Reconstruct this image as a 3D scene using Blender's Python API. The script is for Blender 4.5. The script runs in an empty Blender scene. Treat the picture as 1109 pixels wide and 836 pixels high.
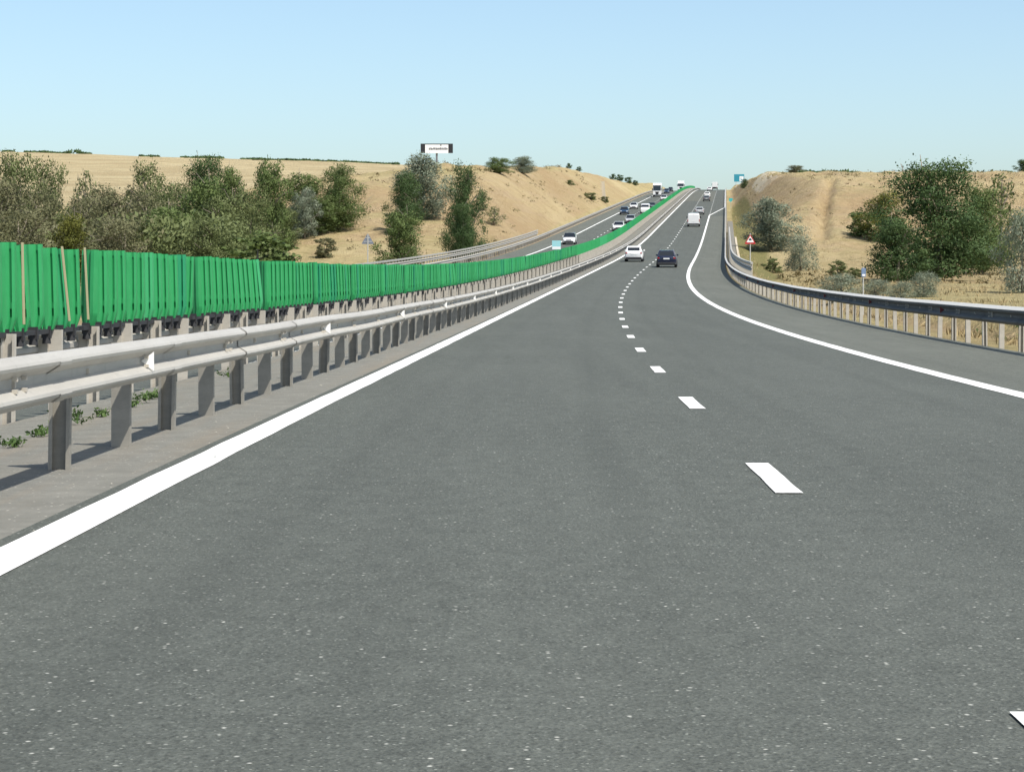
import bpy, bmesh, math, random
from mathutils import Vector, Matrix, noise as mnoise

sc = bpy.context.scene
COL = sc.collection
F, CX, HY, EYE = 2400.0, 554.5, 308.0, 1.22      # focal length in photo pixels, principal column, level row, eye height
PW = 1109.0

# ------------------------------------------------------------------ helpers
def link(o, parent=None):
    COL.objects.link(o)
    if parent is not None:
        o.parent = parent
    return o

def tag(o, label=None, cat=None, group=None, kind=None):
    if label: o['label'] = label
    if cat: o['category'] = cat
    if group: o['group'] = group
    if kind: o['kind'] = kind
    return o

def empty(name, loc=(0, 0, 0), rz=0.0):
    o = bpy.data.objects.new(name, None)
    o.location = loc
    o.rotation_euler = (0, 0, rz)
    o.empty_display_size = .3
    return link(o)

def mesh_obj(name, verts, faces, mat=None, parent=None, smooth=False):
    me = bpy.data.meshes.new(name)
    me.from_pydata(verts, [], faces)
    me.update()
    o = bpy.data.objects.new(name, me)
    if mat: me.materials.append(mat)
    if smooth:
        for p in me.polygons: p.use_smooth = True
    return link(o, parent)

class MB:
    """collects simple shapes into one mesh"""
    def __init__(s): s.v = []; s.f = []
    def add(s, vs, fs):
        n = len(s.v); s.v += [tuple(v) for v in vs]; s.f += [tuple(i + n for i in f) for f in fs]
    def box(s, x0, x1, y0, y1, z0, z1, M=None):
        vs = [Vector((x, y, z)) for z in (z0, z1) for y in (y0, y1) for x in (x0, x1)]
        if M: vs = [M @ v for v in vs]
        s.add(vs, [(0, 2, 3, 1), (4, 5, 7, 6), (0, 1, 5, 4), (2, 6, 7, 3), (0, 4, 6, 2), (1, 3, 7, 5)])
    def tube(s, pts, radii, n=6, cap=True):
        rings = []
        for i, p in enumerate(pts):
            p = Vector(p)
            d = Vector(pts[min(i + 1, len(pts) - 1)]) - Vector(pts[max(i - 1, 0)])
            d.normalize()
            a = d.orthogonal().normalized(); b = d.cross(a)
            r = radii[i]
            rings.append([p + a * (r * math.cos(2 * math.pi * k / n)) + b * (r * math.sin(2 * math.pi * k / n)) for k in range(n)])
        vs = [v for r in rings for v in r]; fs = []
        for i in range(len(rings) - 1):
            for k in range(n):
                k2 = (k + 1) % n
                fs.append((i * n + k, i * n + k2, (i + 1) * n + k2, (i + 1) * n + k))
        if cap:
            fs.append(tuple(range(n - 1, -1, -1))); fs.append(tuple(range((len(rings) - 1) * n, len(rings) * n)))
        s.add(vs, fs)
    def prism(s, poly, a, b, axis='y'):
        """poly in the plane across the axis, extruded from a to b"""
        n = len(poly)
        def P(u, w, t): return (u, t, w) if axis == 'y' else ((t, u, w) if axis == 'x' else (u, w, t))
        vs = [P(u, w, a) for u, w in poly] + [P(u, w, b) for u, w in poly]
        fs = [tuple(range(n)), tuple(range(2 * n - 1, n - 1, -1))]
        for i in range(n):
            j = (i + 1) % n
            fs.append((i, i + n, j + n, j))
        s.add(vs, fs)
    def lathe_y(s, prof, n=20, c=(0, 0, 0)):
        """profile of (radius, x) turned about the x axis"""
        vs = []; fs = []; m = len(prof)
        for k in range(n):
            a = 2 * math.pi * k / n
            for r, x in prof: vs.append((c[0] + x, c[1] + r * math.cos(a), c[2] + r * math.sin(a)))
        for k in range(n):
            for i in range(m - 1):
                k2 = (k + 1) % n
                fs.append((k * m + i, k * m + i + 1, k2 * m + i + 1, k2 * m + i))
        s.add(vs, fs)
    def build(s, name, mat=None, parent=None, smooth=False, bevel=0, fixn=True):
        o = mesh_obj(name, s.v, s.f, mat, parent, smooth)
        if fixn or bevel:
            bm = bmesh.new(); bm.from_mesh(o.data)
            if bevel:
                bmesh.ops.bevel(bm, geom=[e for e in bm.edges], offset=bevel, segments=2, affect='EDGES', profile=.5)
            bmesh.ops.recalc_face_normals(bm, faces=bm.faces[:])
            bm.to_mesh(o.data); bm.free()
        return o

# ------------------------------------------------------------------ materials
def mat_new(name, base=(.5, .5, .5), rough=.6, metal=0.0, spec=.5):
    m = bpy.data.materials.new(name); m.use_nodes = True
    b = m.node_tree.nodes['Principled BSDF']
    b.inputs['Base Color'].default_value = (*base, 1)
    b.inputs['Roughness'].default_value = rough
    b.inputs['Metallic'].default_value = metal
    b.inputs['Specular IOR Level'].default_value = spec
    return m

class NT:
    def __init__(s, m):
        s.m = m; s.n = m.node_tree.nodes; s.l = m.node_tree.links; s.b = s.n['Principled BSDF']
        s.tc = s.n.new('ShaderNodeTexCoord')
    def map(s, scale=(1, 1, 1), out='Object'):
        mp = s.n.new('ShaderNodeMapping'); mp.inputs['Scale'].default_value = scale
        s.l.new(s.tc.outputs[out], mp.inputs['Vector']); return mp.outputs[0]
    def noise(s, vec, scale, detail=4, rough=.6):
        n = s.n.new('ShaderNodeTexNoise'); n.inputs['Scale'].default_value = scale
        n.inputs['Detail'].default_value = detail; n.inputs['Roughness'].default_value = rough
        s.l.new(vec, n.inputs['Vector']); return n.outputs['Fac']
    def voro(s, vec, scale, out='Distance'):
        n = s.n.new('ShaderNodeTexVoronoi'); n.inputs['Scale'].default_value = scale
        s.l.new(vec, n.inputs['Vector']); return n.outputs[out]
    def ramp(s, fac, stops, interp='LINEAR'):
        r = s.n.new('ShaderNodeValToRGB'); r.color_ramp.interpolation = interp
        e = r.color_ramp.elements
        while len(e) < len(stops): e.new(.5)
        for i, (p, c) in enumerate(stops):
            e[i].position = p; e[i].color = (*c, 1) if len(c) == 3 else c
        s.l.new(fac, r.inputs[0]); return r.outputs[0]
    def val(s, fac, p0, p1, v0=0., v1=1.):
        r = s.n.new('ShaderNodeMapRange'); r.inputs[1].default_value = p0; r.inputs[2].default_value = p1
        r.inputs[3].default_value = v0; r.inputs[4].default_value = v1
        s.l.new(fac, r.inputs[0]); return r.outputs[0]
    def mix(s, fac, a, b, mode='MIX'):
        x = s.n.new('ShaderNodeMix'); x.data_type = 'RGBA'; x.blend_type = mode
        for i, v in ((0, fac), (6, a), (7, b)):
            if isinstance(v, (int, float)): x.inputs[i].default_value = v
            elif isinstance(v, tuple): x.inputs[i].default_value = (*v, 1)
            else: s.l.new(v, x.inputs[i])
        return x.outputs[2]
    def math(s, op, a, b=0.):
        x = s.n.new('ShaderNodeMath'); x.operation = op
        for i, v in ((0, a), (1, b)):
            if isinstance(v, (int, float)): x.inputs[i].default_value = v
            else: s.l.new(v, x.inputs[i])
        return x.outputs[0]
    def attr(s, name):
        a = s.n.new('ShaderNodeAttribute'); a.attribute_name = name; return a.outputs['Fac']
    def sep(s, vec):
        x = s.n.new('ShaderNodeSeparateXYZ'); s.l.new(vec, x.inputs[0]); return x.outputs
    def base(s, c): s.l.new(c, s.b.inputs['Base Color'])
    def rough(s, c): s.l.new(c, s.b.inputs['Roughness'])
    def bump(s, h, strength=.3, dist=.02):
        b = s.n.new('ShaderNodeBump'); b.inputs['Strength'].default_value = strength; b.inputs['Distance'].default_value = dist
        s.l.new(h, b.inputs['Height']); s.l.new(b.outputs[0], s.b.inputs['Normal'])

def asphalt(name, tone, warm=0.0, speck=1.0):
    m = mat_new(name, rough=.85, spec=.3); t = NT(m)
    o = t.map()
    d = (tone * .60 * (1 + warm), tone * .66, tone * .565 * (1 - warm))
    l = (tone * 1.22 * (1 + warm), tone * 1.315, tone * 1.14 * (1 - warm))
    fine = t.noise(o, 52, 4, .8)
    c = t.mix(t.val(fine, .36, .64), d, l)
    med = t.noise(t.map((1, .5, 1)), 40, 5, .8)
    c = t.mix(t.val(med, .52, .68, 0, .7), c, tuple(x * 1.5 for x in l))
    c = t.mix(t.val(med, .47, .33, 0, .7), c, tuple(x * .5 for x in d))
    med2 = t.noise(t.map((1, .5, 1)), 7, 5, .7)
    c = t.mix(t.val(med2, .5, .72, 0, .4), c, tuple(x * 1.2 for x in l))
    c = t.mix(t.val(med2, .48, .3, 0, .4), c, tuple(x * .75 for x in d))
    # worn, smoothed wheel tracks and long stains running with the traffic
    streak = t.noise(t.map((1.6, .05, 1)), 1.0, 5, .6)
    c = t.mix(t.val(streak, .35, .68, 0, .28), c, tuple(x * .86 for x in d))
    blot = t.noise(t.map((.35, .12, 1)), 1.0, 4, .6)
    c = t.mix(t.val(blot, .45, .75, 0, .4), c, tuple(x * 1.02 for x in l))
    tr = t.attr('across')
    trk = t.math('ABSOLUTE', t.math('SINE', t.math('MULTIPLY', t.math('ADD', tr, 1.0), math.pi / 1.78)))
    wear = t.math('MULTIPLY', t.val(trk, .35, 0, 0, 1), t.val(t.noise(t.map((.5, .06, 1)), 1.0, 4, .6), .3, .65, .15, .5))
    c = t.mix(t.math('MULTIPLY', wear, .5), c, tuple(x * .86 for x in d))
    # pale chippings in the surface
    v = t.n.new('ShaderNodeTexVoronoi'); v.inputs['Scale'].default_value = 24
    t.l.new(t.map((1, .8, 1)), v.inputs['Vector'])
    rnd = t.sep(v.outputs['Color'])
    near = t.val(v.outputs['Distance'], .08, .22, 1, 0)
    pick = t.val(rnd[0], .68, .98, 0, .85 * speck)
    c = t.mix(t.math('MULTIPLY', near, pick), c, (.50, .50, .45))
    v2 = t.n.new('ShaderNodeTexVoronoi'); v2.inputs['Scale'].default_value = 60
    t.l.new(o, v2.inputs['Vector'])
    rnd2 = t.sep(v2.outputs['Color'])
    near2 = t.val(v2.outputs['Distance'], .22, .34, 1, 0)
    c = t.mix(t.math('MULTIPLY', near2, t.val(rnd2[1], .72, .8, 0, .7 * speck)), c, (.27, .285, .25))
    dark2 = t.math('MULTIPLY', near2, t.val(rnd2[2], .75, .85, 0, .6))
    c = t.mix(dark2, c, tuple(x * .5 for x in d))
    t.base(c)
    t.bump(t.math('ADD', fine, t.val(v2.outputs['Distance'], 0, .6, 1, 0)), .55, .008)
    return m

M = {}
M['asphalt'] = asphalt('lane_asphalt', .086, 0)
M['asphalt_opp'] = asphalt('opposite_asphalt', .092, 0)
M['shoulder'] = asphalt('shoulder_asphalt', .112, .03, .5)
M['asphalt_old'] = asphalt('older_asphalt', .105, .06, .5)

def mk_gravel():
    m = mat_new('median_gravel', rough=.95, spec=.15); t = NT(m); o = t.map()
    n = t.noise(o, 3.2, 6, .7)
    c = t.ramp(n, [(.25, (.140, .137, .120)), (.5, (.172, .169, .149)), (.75, (.215, .21, .185))])
    v = t.n.new('ShaderNodeTexVoronoi'); v.inputs['Scale'].default_value = 26; t.l.new(o, v.inputs['Vector'])
    pick = t.val(t.sep(v.outputs['Color'])[0], .8, .9, 0, .8)
    c = t.mix(t.math('MULTIPLY', t.val(v.outputs['Distance'], .15, .25, 1, 0), pick), c, (.5, .47, .42))
    d = t.noise(t.map((2.2, .1, 1)), 1, 5, .65)
    c = t.mix(t.val(d, .48, .72, 0, .38), c, (.23, .18, .125))
    t.base(c); t.bump(t.noise(o, 30, 5, .7), .6, .02); return m
M['gravel'] = mk_gravel()

def mk_paint():
    m = mat_new('road_paint', (.78, .78, .75), .6, spec=.4); t = NT(m); o = t.map()
    n = t.noise(o, 38, 5, .75); big = t.noise(t.map((3, .35, 1)), 1.0, 4, .6)
    w = t.math('ADD', t.val(n, 0, 1, 0, 1), t.val(big, 0, 1, -.25, .25))
    c = t.ramp(w, [(.30, (.16, .16, .15)), (.355, (.40, .40, .38)), (.41, (.70, .695, .66)), (.6, (.80, .80, .77))])
    t.base(c); t.bump(n, .2, .005); return m
M['paint'] = mk_paint()

def mk_steel(name, a, b, rough=.5, metal=.25):
    m = mat_new(name, a, rough, metal, .4); t = NT(m); o = t.map()
    n = t.noise(t.map((3, .6, 6)), 1.0, 6, .7)
    c = t.mix(t.val(n, .3, .7), a, b)
    s = t.noise(t.map((8, 8, .8)), 1.3, 4, .7)
    c = t.mix(t.val(s, .55, .8, 0, .45), c, tuple(x * .55 for x in a))
    t.base(c); t.rough(t.val(n, .2, .8, rough - .12, rough + .15)); return m
M['steel'] = mk_steel('galvanised_steel', (.45, .43, .385), (.35, .335, .305), .55, .15)
M['steel_post'] = mk_steel('weathered_post_steel', (.50, .465, .40), (.36, .335, .29), .65, .05)
M['steel_dark'] = mk_steel('shaded_rail_steel', (.15, .145, .135), (.095, .093, .09), .85, 0)  # shade on the road-side face is put into the steel colour
M['post_dark'] = mk_steel('shaded_post_steel', (.30, .28, .24), (.20, .19, .165), .7, .05)  # darker copy of the post steel, with the rail's shade painted in
M['cap'] = mat_new('sunlit_lip_tone', (.62, .60, .55), .6)  # pale tone standing in for sunlight on the rail's top lip
M['rubber'] = mat_new('black_rubber', (.02, .02, .022), .7)
M['reflector'] = mat_new('white_reflector', (.85, .85, .83), .35)
M['reflector_red'] = mat_new('dark_red_reflector', (.16, .03, .03), .35)

def mk_green():
    m = mat_new('green_plastic', (.012, .30, .10), .42, spec=.45); t = NT(m); o = t.map()
    oi = t.n.new('ShaderNodeObjectInfo')
    g = t.noise(t.map((3, 3, 1)), 2.0, 4, .6)
    c = t.mix(t.val(g, .3, .7), (.023, .295, .088), (.042, .375, .128))
    c = t.mix(t.val(oi.outputs['Random'], .80, 1, 0, .55), c, (.008, .22, .15))
    c = t.mix(t.val(oi.outputs['Random'], .12, 0, 0, .5), c, (.07, .44, .19))
    dust = t.noise(t.map((9, 9, .8)), 1.0, 5, .65)
    c = t.mix(t.val(dust, .5, .8, 0, .3), c, (.12, .33, .16))
    t.base(c)
    tr = t.n.new('ShaderNodeBsdfTranslucent'); t.l.new(c, tr.inputs[0])
    mx = t.n.new('ShaderNodeMixShader'); mx.inputs[0].default_value = .22
    t.l.new(t.b.outputs[0], mx.inputs[1]); t.l.new(tr.outputs[0], mx.inputs[2])
    t.l.new(mx.outputs[0], t.n['Material Output'].inputs[0]); return m
M['green'] = mk_green()

def mk_leaf(name, a, b, trans=.32):
    m = mat_new(name, a, .65, spec=.25); t = NT(m)
    v = t.attr('tone')
    c = t.mix(v, a, b)
    t.base(c)
    tr = t.n.new('ShaderNodeBsdfTranslucent'); t.l.new(c, tr.inputs[0])
    mx = t.n.new('ShaderNodeMixShader'); mx.inputs[0].default_value = trans
    t.l.new(t.b.outputs[0], mx.inputs[1]); t.l.new(tr.outputs[0], mx.inputs[2])
    t.l.new(mx.outputs[0], t.n['Material Output'].inputs[0]); return m
M['leaf_dark'] = mk_leaf('dark_green_leaves', (0.042, 0.082, 0.028), (0.098, 0.15, 0.05))
M['leaf_mid'] = mk_leaf('mid_green_leaves', (0.078, 0.118, 0.035), (0.155, 0.205, 0.066))
M['leaf_olive'] = mk_leaf('dusty_olive_leaves', (0.105, 0.132, 0.048), (0.175, 0.205, 0.082))
M['leaf_brown'] = mk_leaf('dry_grey_brown_leaves', (0.135, 0.135, 0.066), (0.2, 0.2, 0.105))
M['leaf_silver'] = mk_leaf('silver_leaves', (0.145, 0.178, 0.122), (0.285, 0.32, 0.23))
M['leaf_yellow'] = mk_leaf('yellow_green_leaves', (.10, .115, .022), (.19, .19, .04))
M['leaf_weed'] = mk_leaf('weed_leaves', (0.06, 0.115, 0.03), (0.12, 0.185, 0.055))
M['bark'] = mat_new('grey_bark', (.22, .19, .15), .9, spec=.1)

def mk_ground():
    m = mat_new('dry_ground', rough=.97, spec=.08); t = NT(m); o = t.map()
    n1 = t.noise(o, .06, 7, .62); n2 = t.noise(o, .55, 7, .7); n3 = t.noise(o, 4.5, 5, .7)
    grass = t.ramp(n2, [(.25, (.245, .20, .097)), (.45, (.38, .318, .158)), (.62, (.47, .40, .205)), (.8, (.545, .475, .265))])
    grass = t.mix(t.val(n1, .45, .7, 0, .55), grass, (.30, .235, .12))
    grass = t.mix(t.val(n3, .5, .75, 0, .4), grass, (.20, .15, .075))
    soil = t.ramp(n2, [(.28, (.268, .198, .107)), (.5, (.388, .295, .162)), (.7, (.477, .376, .22)), (.85, (.555, .46, .29))])
    band = t.noise(t.map((.05, .05, 1.1)), 1.0, 4, .6)
    soil = t.mix(t.val(band, .45, .65, 0, .5), soil, (.41, .31, .205))
    c = t.mix(t.val(t.math('ADD', t.attr('soil'), t.val(n2, .2, .8, -.22, .22)), .3, .65), grass, soil)
    c = t.mix(t.val(t.math('ADD', t.attr('pale'), t.val(n2, .2, .8, -.3, .3)), .45, .75), c, (.60, .52, .38))
    blot = t.noise(t.map((1, .45, 1.6)), .045, 5, .6)
    c = t.mix(t.val(blot, .50, .66, 0, .6), c, (.34, .235, .13))
    c = t.mix(t.val(blot, .48, .34, 0, .55), c, (.50, .41, .235))
    tuft = t.noise(o, 1.7, 6, .8)
    c = t.mix(t.val(tuft, .52, .72, 0, .5), c, (.21, .165, .085))
    c = t.mix(t.val(tuft, .45, .28, 0, .4), c, (.55, .47, .29))
    gg = t.ramp(n3, [(.3, (.12, .13, .045)), (.55, (.20, .185, .075)), (.75, (.30, .25, .12))])
    c = t.mix(t.val(t.math('ADD', t.attr('green'), t.val(n2, .2, .8, -.25, .25)), .35, .7, 0, .9), c, gg)
    fw = t.noise(t.map((.035, .12, .02)), 1.0, 4, .55)
    field = t.mix(t.val(fw, .4, .62), (.35, .28, .162), (.44, .368, .222))
    c = t.mix(t.val(t.attr('field'), .3, .7), c, field)
    t.base(c); t.bump(t.math('ADD', n2, t.val(n3, 0, 1, 0, .35)), 1.0, .9); return m
M['ground'] = mk_ground()
M['drygrass'] = mk_leaf('dry_grass_blades', (.24, .18, .085), (.44, .35, .19), .2)
M['scrub'] = mk_leaf('low_scrub', (.14, .12, .055), (.26, .21, .11), .15)

# ------------------------------------------------------------------ the alignment of the motorway
def rz(Y):
    a = .0565 / 285
    if Y < 25: return 0.0
    if Y < 310: return a * (Y - 25) ** 2 / 2
    z = a * 285 ** 2 / 2
    if Y < 640: return z + .0565 * (Y - 310)
    z += .0565 * 330; d = Y - 640
    if d < 1000: return z + .0565 * d - .5 * 5.3e-5 * d * d
    return z + 56.5 - 26.5 + .0035 * (d - 1000)
def cx(Y):
    if Y < 0: return 1.64 - .0212 * 14 + .0002 * 196 + .0156 * Y
    if Y < 202: d = Y - 14; return 1.64 + .0212 * d + .0002 * d * d
    d = 188.; return 1.64 + .0212 * d + .0002 * d * d + .0964 * (Y - 202)
def hd(Y):                      # heading as an angle to +Y (to the right)
    return math.atan((cx(Y + .5) - cx(Y - .5)))
def P(t, Y, dz=0.0): return Vector((cx(Y) + t, Y, rz(Y) + dz))

def ys(a, b):
    out = []; y = a
    while y < b:
        out.append(y); y += 1.0 if y < 60 else (2. if y < 160 else (4. if y < 420 else 8.))
    out.append(b); return out

def sheet(name, t0, t1, dz, mat, Y0, Y1, nt=1, dzf=None):
    vs = []; fs = []; Y = ys(Y0, Y1)
    f0 = t0 if callable(t0) else (lambda y: t0); f1 = t1 if callable(t1) else (lambda y: t1)
    for y in Y:
        for k in range(nt + 1):
            t = f0(y) + (f1(y) - f0(y)) * k / nt
            vs.append(P(t, y, dz + (dzf(t) if dzf else 0)))
    w = nt + 1
    for i in range(len(Y) - 1):
        for k in range(nt): fs.append((i * w + k, i * w + k + 1, (i + 1) * w + k + 1, (i + 1) * w + k))
    o = mesh_obj(name, vs, fs, mat)
    a = o.data.attributes.new('across', 'FLOAT', 'POINT')
    a.data.foreach_set('value', [v.x - cx(v.y) for v in vs]); return o

OPP = -.40
S = lambda o: tag(o, kind='structure')
Y_END = 1250
S(sheet('road', -4.02, 3.84, 0, M['asphalt'], -30, Y_END, 4))
S(sheet('road_shoulder', 3.84, 6.72, 0, M['shoulder'], -30, 415, 2))
S(sheet('road_climbing_lane', 3.84, 7.05, 0, M['asphalt'], 415, Y_END, 2))
S(sheet('road_resurfaced_stretch', -3.6, 3.6, .004, M['asphalt_old'], 560, 760, 2))
S(sheet('median_strip', -7.35, -4.02, 0, M['gravel'], -30, Y_END, 8,
        lambda t: -.004 if t > -5 else (-.004 - .09 * (-5 - t) / 1.75 if t > -6.75 else -.094 - (.306) * (-6.75 - t) / .6)))
S(sheet('opposite_road', -15.35, -7.35, OPP, M['asphalt_opp'], -30, Y_END, 4))
S(sheet('opposite_shoulder', -18.25, -15.35, OPP, M['shoulder'], -30, Y_END, 2))
def jag(seed, amp):
    def f(y): return amp * mnoise.noise(Vector((seed, y * .9, 0)))
    return f
j1, j2 = jag(3.1, .012), jag(7.7, .012)
S(sheet('edge_line', lambda y: -3.93 + j1(y), lambda y: -3.68 + j2(y), .005, M['paint'], -30, Y_END))
def rline(y):
    if y < 420: return 3.72
    if y < 490: return 3.72 + 2.93 * (y - 420) / 70
    return 6.65
S(sheet('edge_line', lambda y: rline(y) - .125 + j2(y), lambda y: rline(y) + .125 + j1(y), .006, M['paint'], -30, Y_END))
S(sheet('edge_line', -15.33, -15.08, OPP + .006, M['paint'], -30, Y_END))
S(sheet('edge_line', -7.75, -7.50, OPP + .006, M['paint'], -30, Y_END))
def dashes(name, t, y0, period, ln, w, dz, until):
    vs = []; fs = []; y = y0; k = 0
    r = random.Random(5)
    while y < until:
        n = len(vs)
        a, b = y - ln / 2 + r.uniform(-.04, .04), y + ln / 2 + r.uniform(-.04, .04)
        m = 4
        for q in range(m + 1):
            yy = a + (b - a) * q / m
            vs += [P(t - w / 2 + r.uniform(-.004, .004), yy, dz), P(t + w / 2 + r.uniform(-.004, .004), yy, dz)]
        for q in range(m): fs.append((n + 2 * q, n + 2 * q + 1, n + 2 * q + 3, n + 2 * q + 2))
        y += period
    return S(mesh_obj(name, vs, fs, M['paint']))
dashes('lane_line', 0, 14 - 8.78 * 2, 8.78, 2.2, .155, .007, 1000)
dashes('lane_line', 3.72, 424, 8.78, 2.2, .155, .007, 1000)
dashes('lane_line', -11.4, 8, 8.78, 2.2, .155, OPP + .007, 1000)

# ------------------------------------------------------------------ the ground
def interp(tab, x):
    if x <= tab[0][0]: return tab[0][1]
    for (a, va), (b, vb) in zip(tab, tab[1:]):
        if x <= b:
            k = (x - a) / (b - a); return va + (vb - va) * k
    return tab[-1][1]
def smooth_tab(tab):
    ys_, vs_ = [p[0] for p in tab], [p[1] for p in tab]
    n = len(tab); h = [ys_[i + 1] - ys_[i] for i in range(n - 1)]; d = [(vs_[i + 1] - vs_[i]) / h[i] for i in range(n - 1)]
    m = [d[0]] + [0 if d[i - 1] * d[i] <= 0 else 2 * d[i - 1] * d[i] / (d[i - 1] + d[i]) for i in range(1, n - 1)] + [d[-1]]
    def f(x):
        if x <= ys_[0]: return vs_[0]
        if x >= ys_[-1]: return vs_[-1]
        i = max(k for k in range(n - 1) if ys_[k] <= x)
        s = (x - ys_[i]) / h[i]
        return ((1 + 2 * s) * (1 - s) ** 2 * vs_[i] + s * (1 - s) ** 2 * h[i] * m[i]
                + s * s * (3 - 2 * s) * vs_[i + 1] + s * s * (s - 1) * h[i] * m[i + 1])
    return f
RN = smooth_tab([(-60, 0), (40, .35), (100, .9), (150, 1.2), (200, 1.9), (240, 3.0), (265, 5.0), (300, 11), (330, 15.8), (360, 18.9), (400, 21.0), (500, 25.9),
                 (600, 30), (700, 33.2), (880, 38.5), (1000, 46), (1300, 52), (6000, 60)])
LN = smooth_tab([(-60, 0), (100, .5), (200, 1.6), (250, 3.2), (285, 7.0), (320, 14.2), (345, 18.2), (400, 22), (500, 27.2), (600, 31.7), (700, 34.0),
                 (880, 38.6), (1000, 47), (1300, 54), (6000, 60)])
FN = smooth_tab([(-60, 0), (100, .5), (200, 1.2), (300, 4.5), (400, 11.5), (500, 19), (600, 26.5), (800, 41), (1000, 53.8), (1100, 55.5), (1400, 58), (6000, 62)])
def sstep(a, b, x):
    k = min(1, max(0, (x - a) / (b - a))); return k * k * (3 - 2 * k)
def fbm(x, y, s, o=4, z=0.):
    return mnoise.fractal(Vector((x * s, y * s, z)), .9, 2.1, o)
def smin(a, b, k):
    h = max(k - abs(a - b), 0) / k; return min(a, b) - h * h * k * .25
GULLY = [((49.0, 341), (43.6, 309)), ((43.6, 309), (38.4, 275))]          # eroded ditch down the right-hand slope
def seg_d(px, py, a, b):
    ax, ay = a; bx, by = b; vx, vy = bx - ax, by - ay
    k = max(0, min(1, ((px - ax) * vx + (py - ay) * vy) / (vx * vx + vy * vy)))
    return math.hypot(px - ax - k * vx, py - ay - k * vy)
def terrain(X, Y):
    t = X - cx(Y); r = rz(Y)
    if t > -5:
        n = RN(Y)
    else:
        k = sstep(-38, -125, t)
        n = LN(Y) * (1 - k) + FN(Y) * k
        n += max(0, (-X - 20)) / 210 * 6.6 * sstep(550, 1000, Y) if X > -700 else 21.4 * sstep(550, 1000, Y)
    away = sstep(7, 16, t) if t > -5 else sstep(-19, -28, t)
    steep = sstep(230, 300, Y) * (1 - sstep(420, 700, Y) * .6)
    n += away * (fbm(X, Y, .028) * (.35 + (.25 if t > 0 else 1.0) * steep) + fbm(X, Y, .11, 4, 5.) * (.12 + .45 * steep))
    # rills run down the bare slopes
    n += away * steep * .55 * mnoise.noise(Vector((X * .33, Y * .05, 3.)))
    for a, b in GULLY:
        d = seg_d(X, Y, a, b)
        n -= 1.25 * math.exp(-(d / .62) ** 2)
    if t > -5:
        hi = r - .06 + max(0, t - (8.4 + 1.6 * sstep(150, 260, Y) - 1.2 * sstep(330, 420, Y))) * (.62 + .6 * sstep(310, 430, Y))
        lo = r - .06 - max(0, t - 8.6) * .5
        if t < 7.1: return r - .75 if t < 6.6 else r - .08
    else:
        hi = r + OPP - .05 + max(0, -t - 20.3) * .72
        lo = r + OPP - .05 - max(0, -t - 19.6) * .5
        if t > -18.5: return r + OPP - .75 if t > -18.1 else r + OPP - .06
    z = smin(n, hi, 1.6 * away + .01)
    return max(z, lo)

def geo(a, b, first, q):
    out = [a]; s = first
    while out[-1] < b: out.append(out[-1] + s); s *= q
    return out
rows = [-60, -40] + [y * 4. for y in range(-6, 10)] + [36 + 1.5 * k for k in range(1, 300)] + geo(488, 1150, 3, 1.012) + geo(1180, 7000, 40, 1.35)
right = [6.55, 6.68, 7.15, 7.8, 8.4, 9, 9.8] + [10.8 + .65 * k for k in range(62)] + [51.6 + 1.15 * k for k in range(32)] + geo(90, 5000, 2.5, 1.2)
left = [-18.0, -18.2, -18.6, -19.2, -19.8, -20.4] + [-21.2 - 1.15 * k for k in range(62)] + [-x for x in geo(94, 5000, 2.5, 1.14)]
cols = sorted(left) + [-11, -4] + right
gv = []; att = {'soil': [], 'pale': [], 'green': [], 'field': []}
hitpale = [(-24.0, 395, 9, 5)]
for y in rows:
    for t in cols:
        X = cx(y) + t
        z = terrain(X, y); gv.append((X, y, z))
        e = 1.2
        sl = math.hypot(terrain(X + e, y) - z, terrain(X, y + e) - z) / e if (20 < y < 1000 and abs(t) < 170) else .05
        soil = sstep(.16, .42, sl) * .75
        if t > 0: soil += .45 * sstep(9, 14, t) * sstep(120, 170, y) * (1 - sstep(380, 430, y))
        elif t < -19:
            soil *= 1 - .6 * sstep(340, 460, y)
            soil += .38 * sstep(130, 200, y) * (1 - sstep(330, 380, y)) + .25 * sstep(330, 420, y) * (1 - sstep(620, 760, y)) * sstep(.1, .3, sl)
        att['soil'].append(min(1, soil))
        pale = 0
        if 380 < y < 540 and 10 < t < 26: pale = .95 * sstep(380, 410, y) * sstep(3.4, 5.2, z - rz(y)) * sstep(.1, .25, sl) * (1 - sstep(480, 540, y))
        att['pale'].append(pale)
        g = 0
        if t > 7: g = sstep(7.2, 8.6, t) * (1 - sstep(10.4, 13.2 - 1.2 * sstep(330, 420, y), t)) * (.22 + .75 * sstep(150, 200, y)) * (1 - sstep(420, 600, y))
        att['green'].append(g)
        att['field'].append(sstep(-60, -110, t) * sstep(420, 520, y) if t < 0 else sstep(390, 440, y) * sstep(22, 34, t))
w = len(cols); gf = []
for i in range(len(rows) - 1):
    for k in range(w - 1): gf.append((i * w + k, i * w + k + 1, (i + 1) * w + k + 1, (i + 1) * w + k))
ground = mesh_obj('ground', gv, gf, M['ground'], smooth=True); S(ground)
for k, v in att.items():
    a = ground.data.attributes.new(k, 'FLOAT', 'POINT'); a.data.foreach_set('value', v)

def hit(x, y, start=30.):
    """where the line of sight through a photo pixel meets the ground"""
    Y = start
    while Y < 1400:
        X = (x - CX) / F * Y; Z = EYE + (HY - y) / F * Y
        if terrain(X, Y) >= Z: return X, Y, terrain(X, Y)
        Y += 1.0
    return X, Y, terrain(X, Y)

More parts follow.
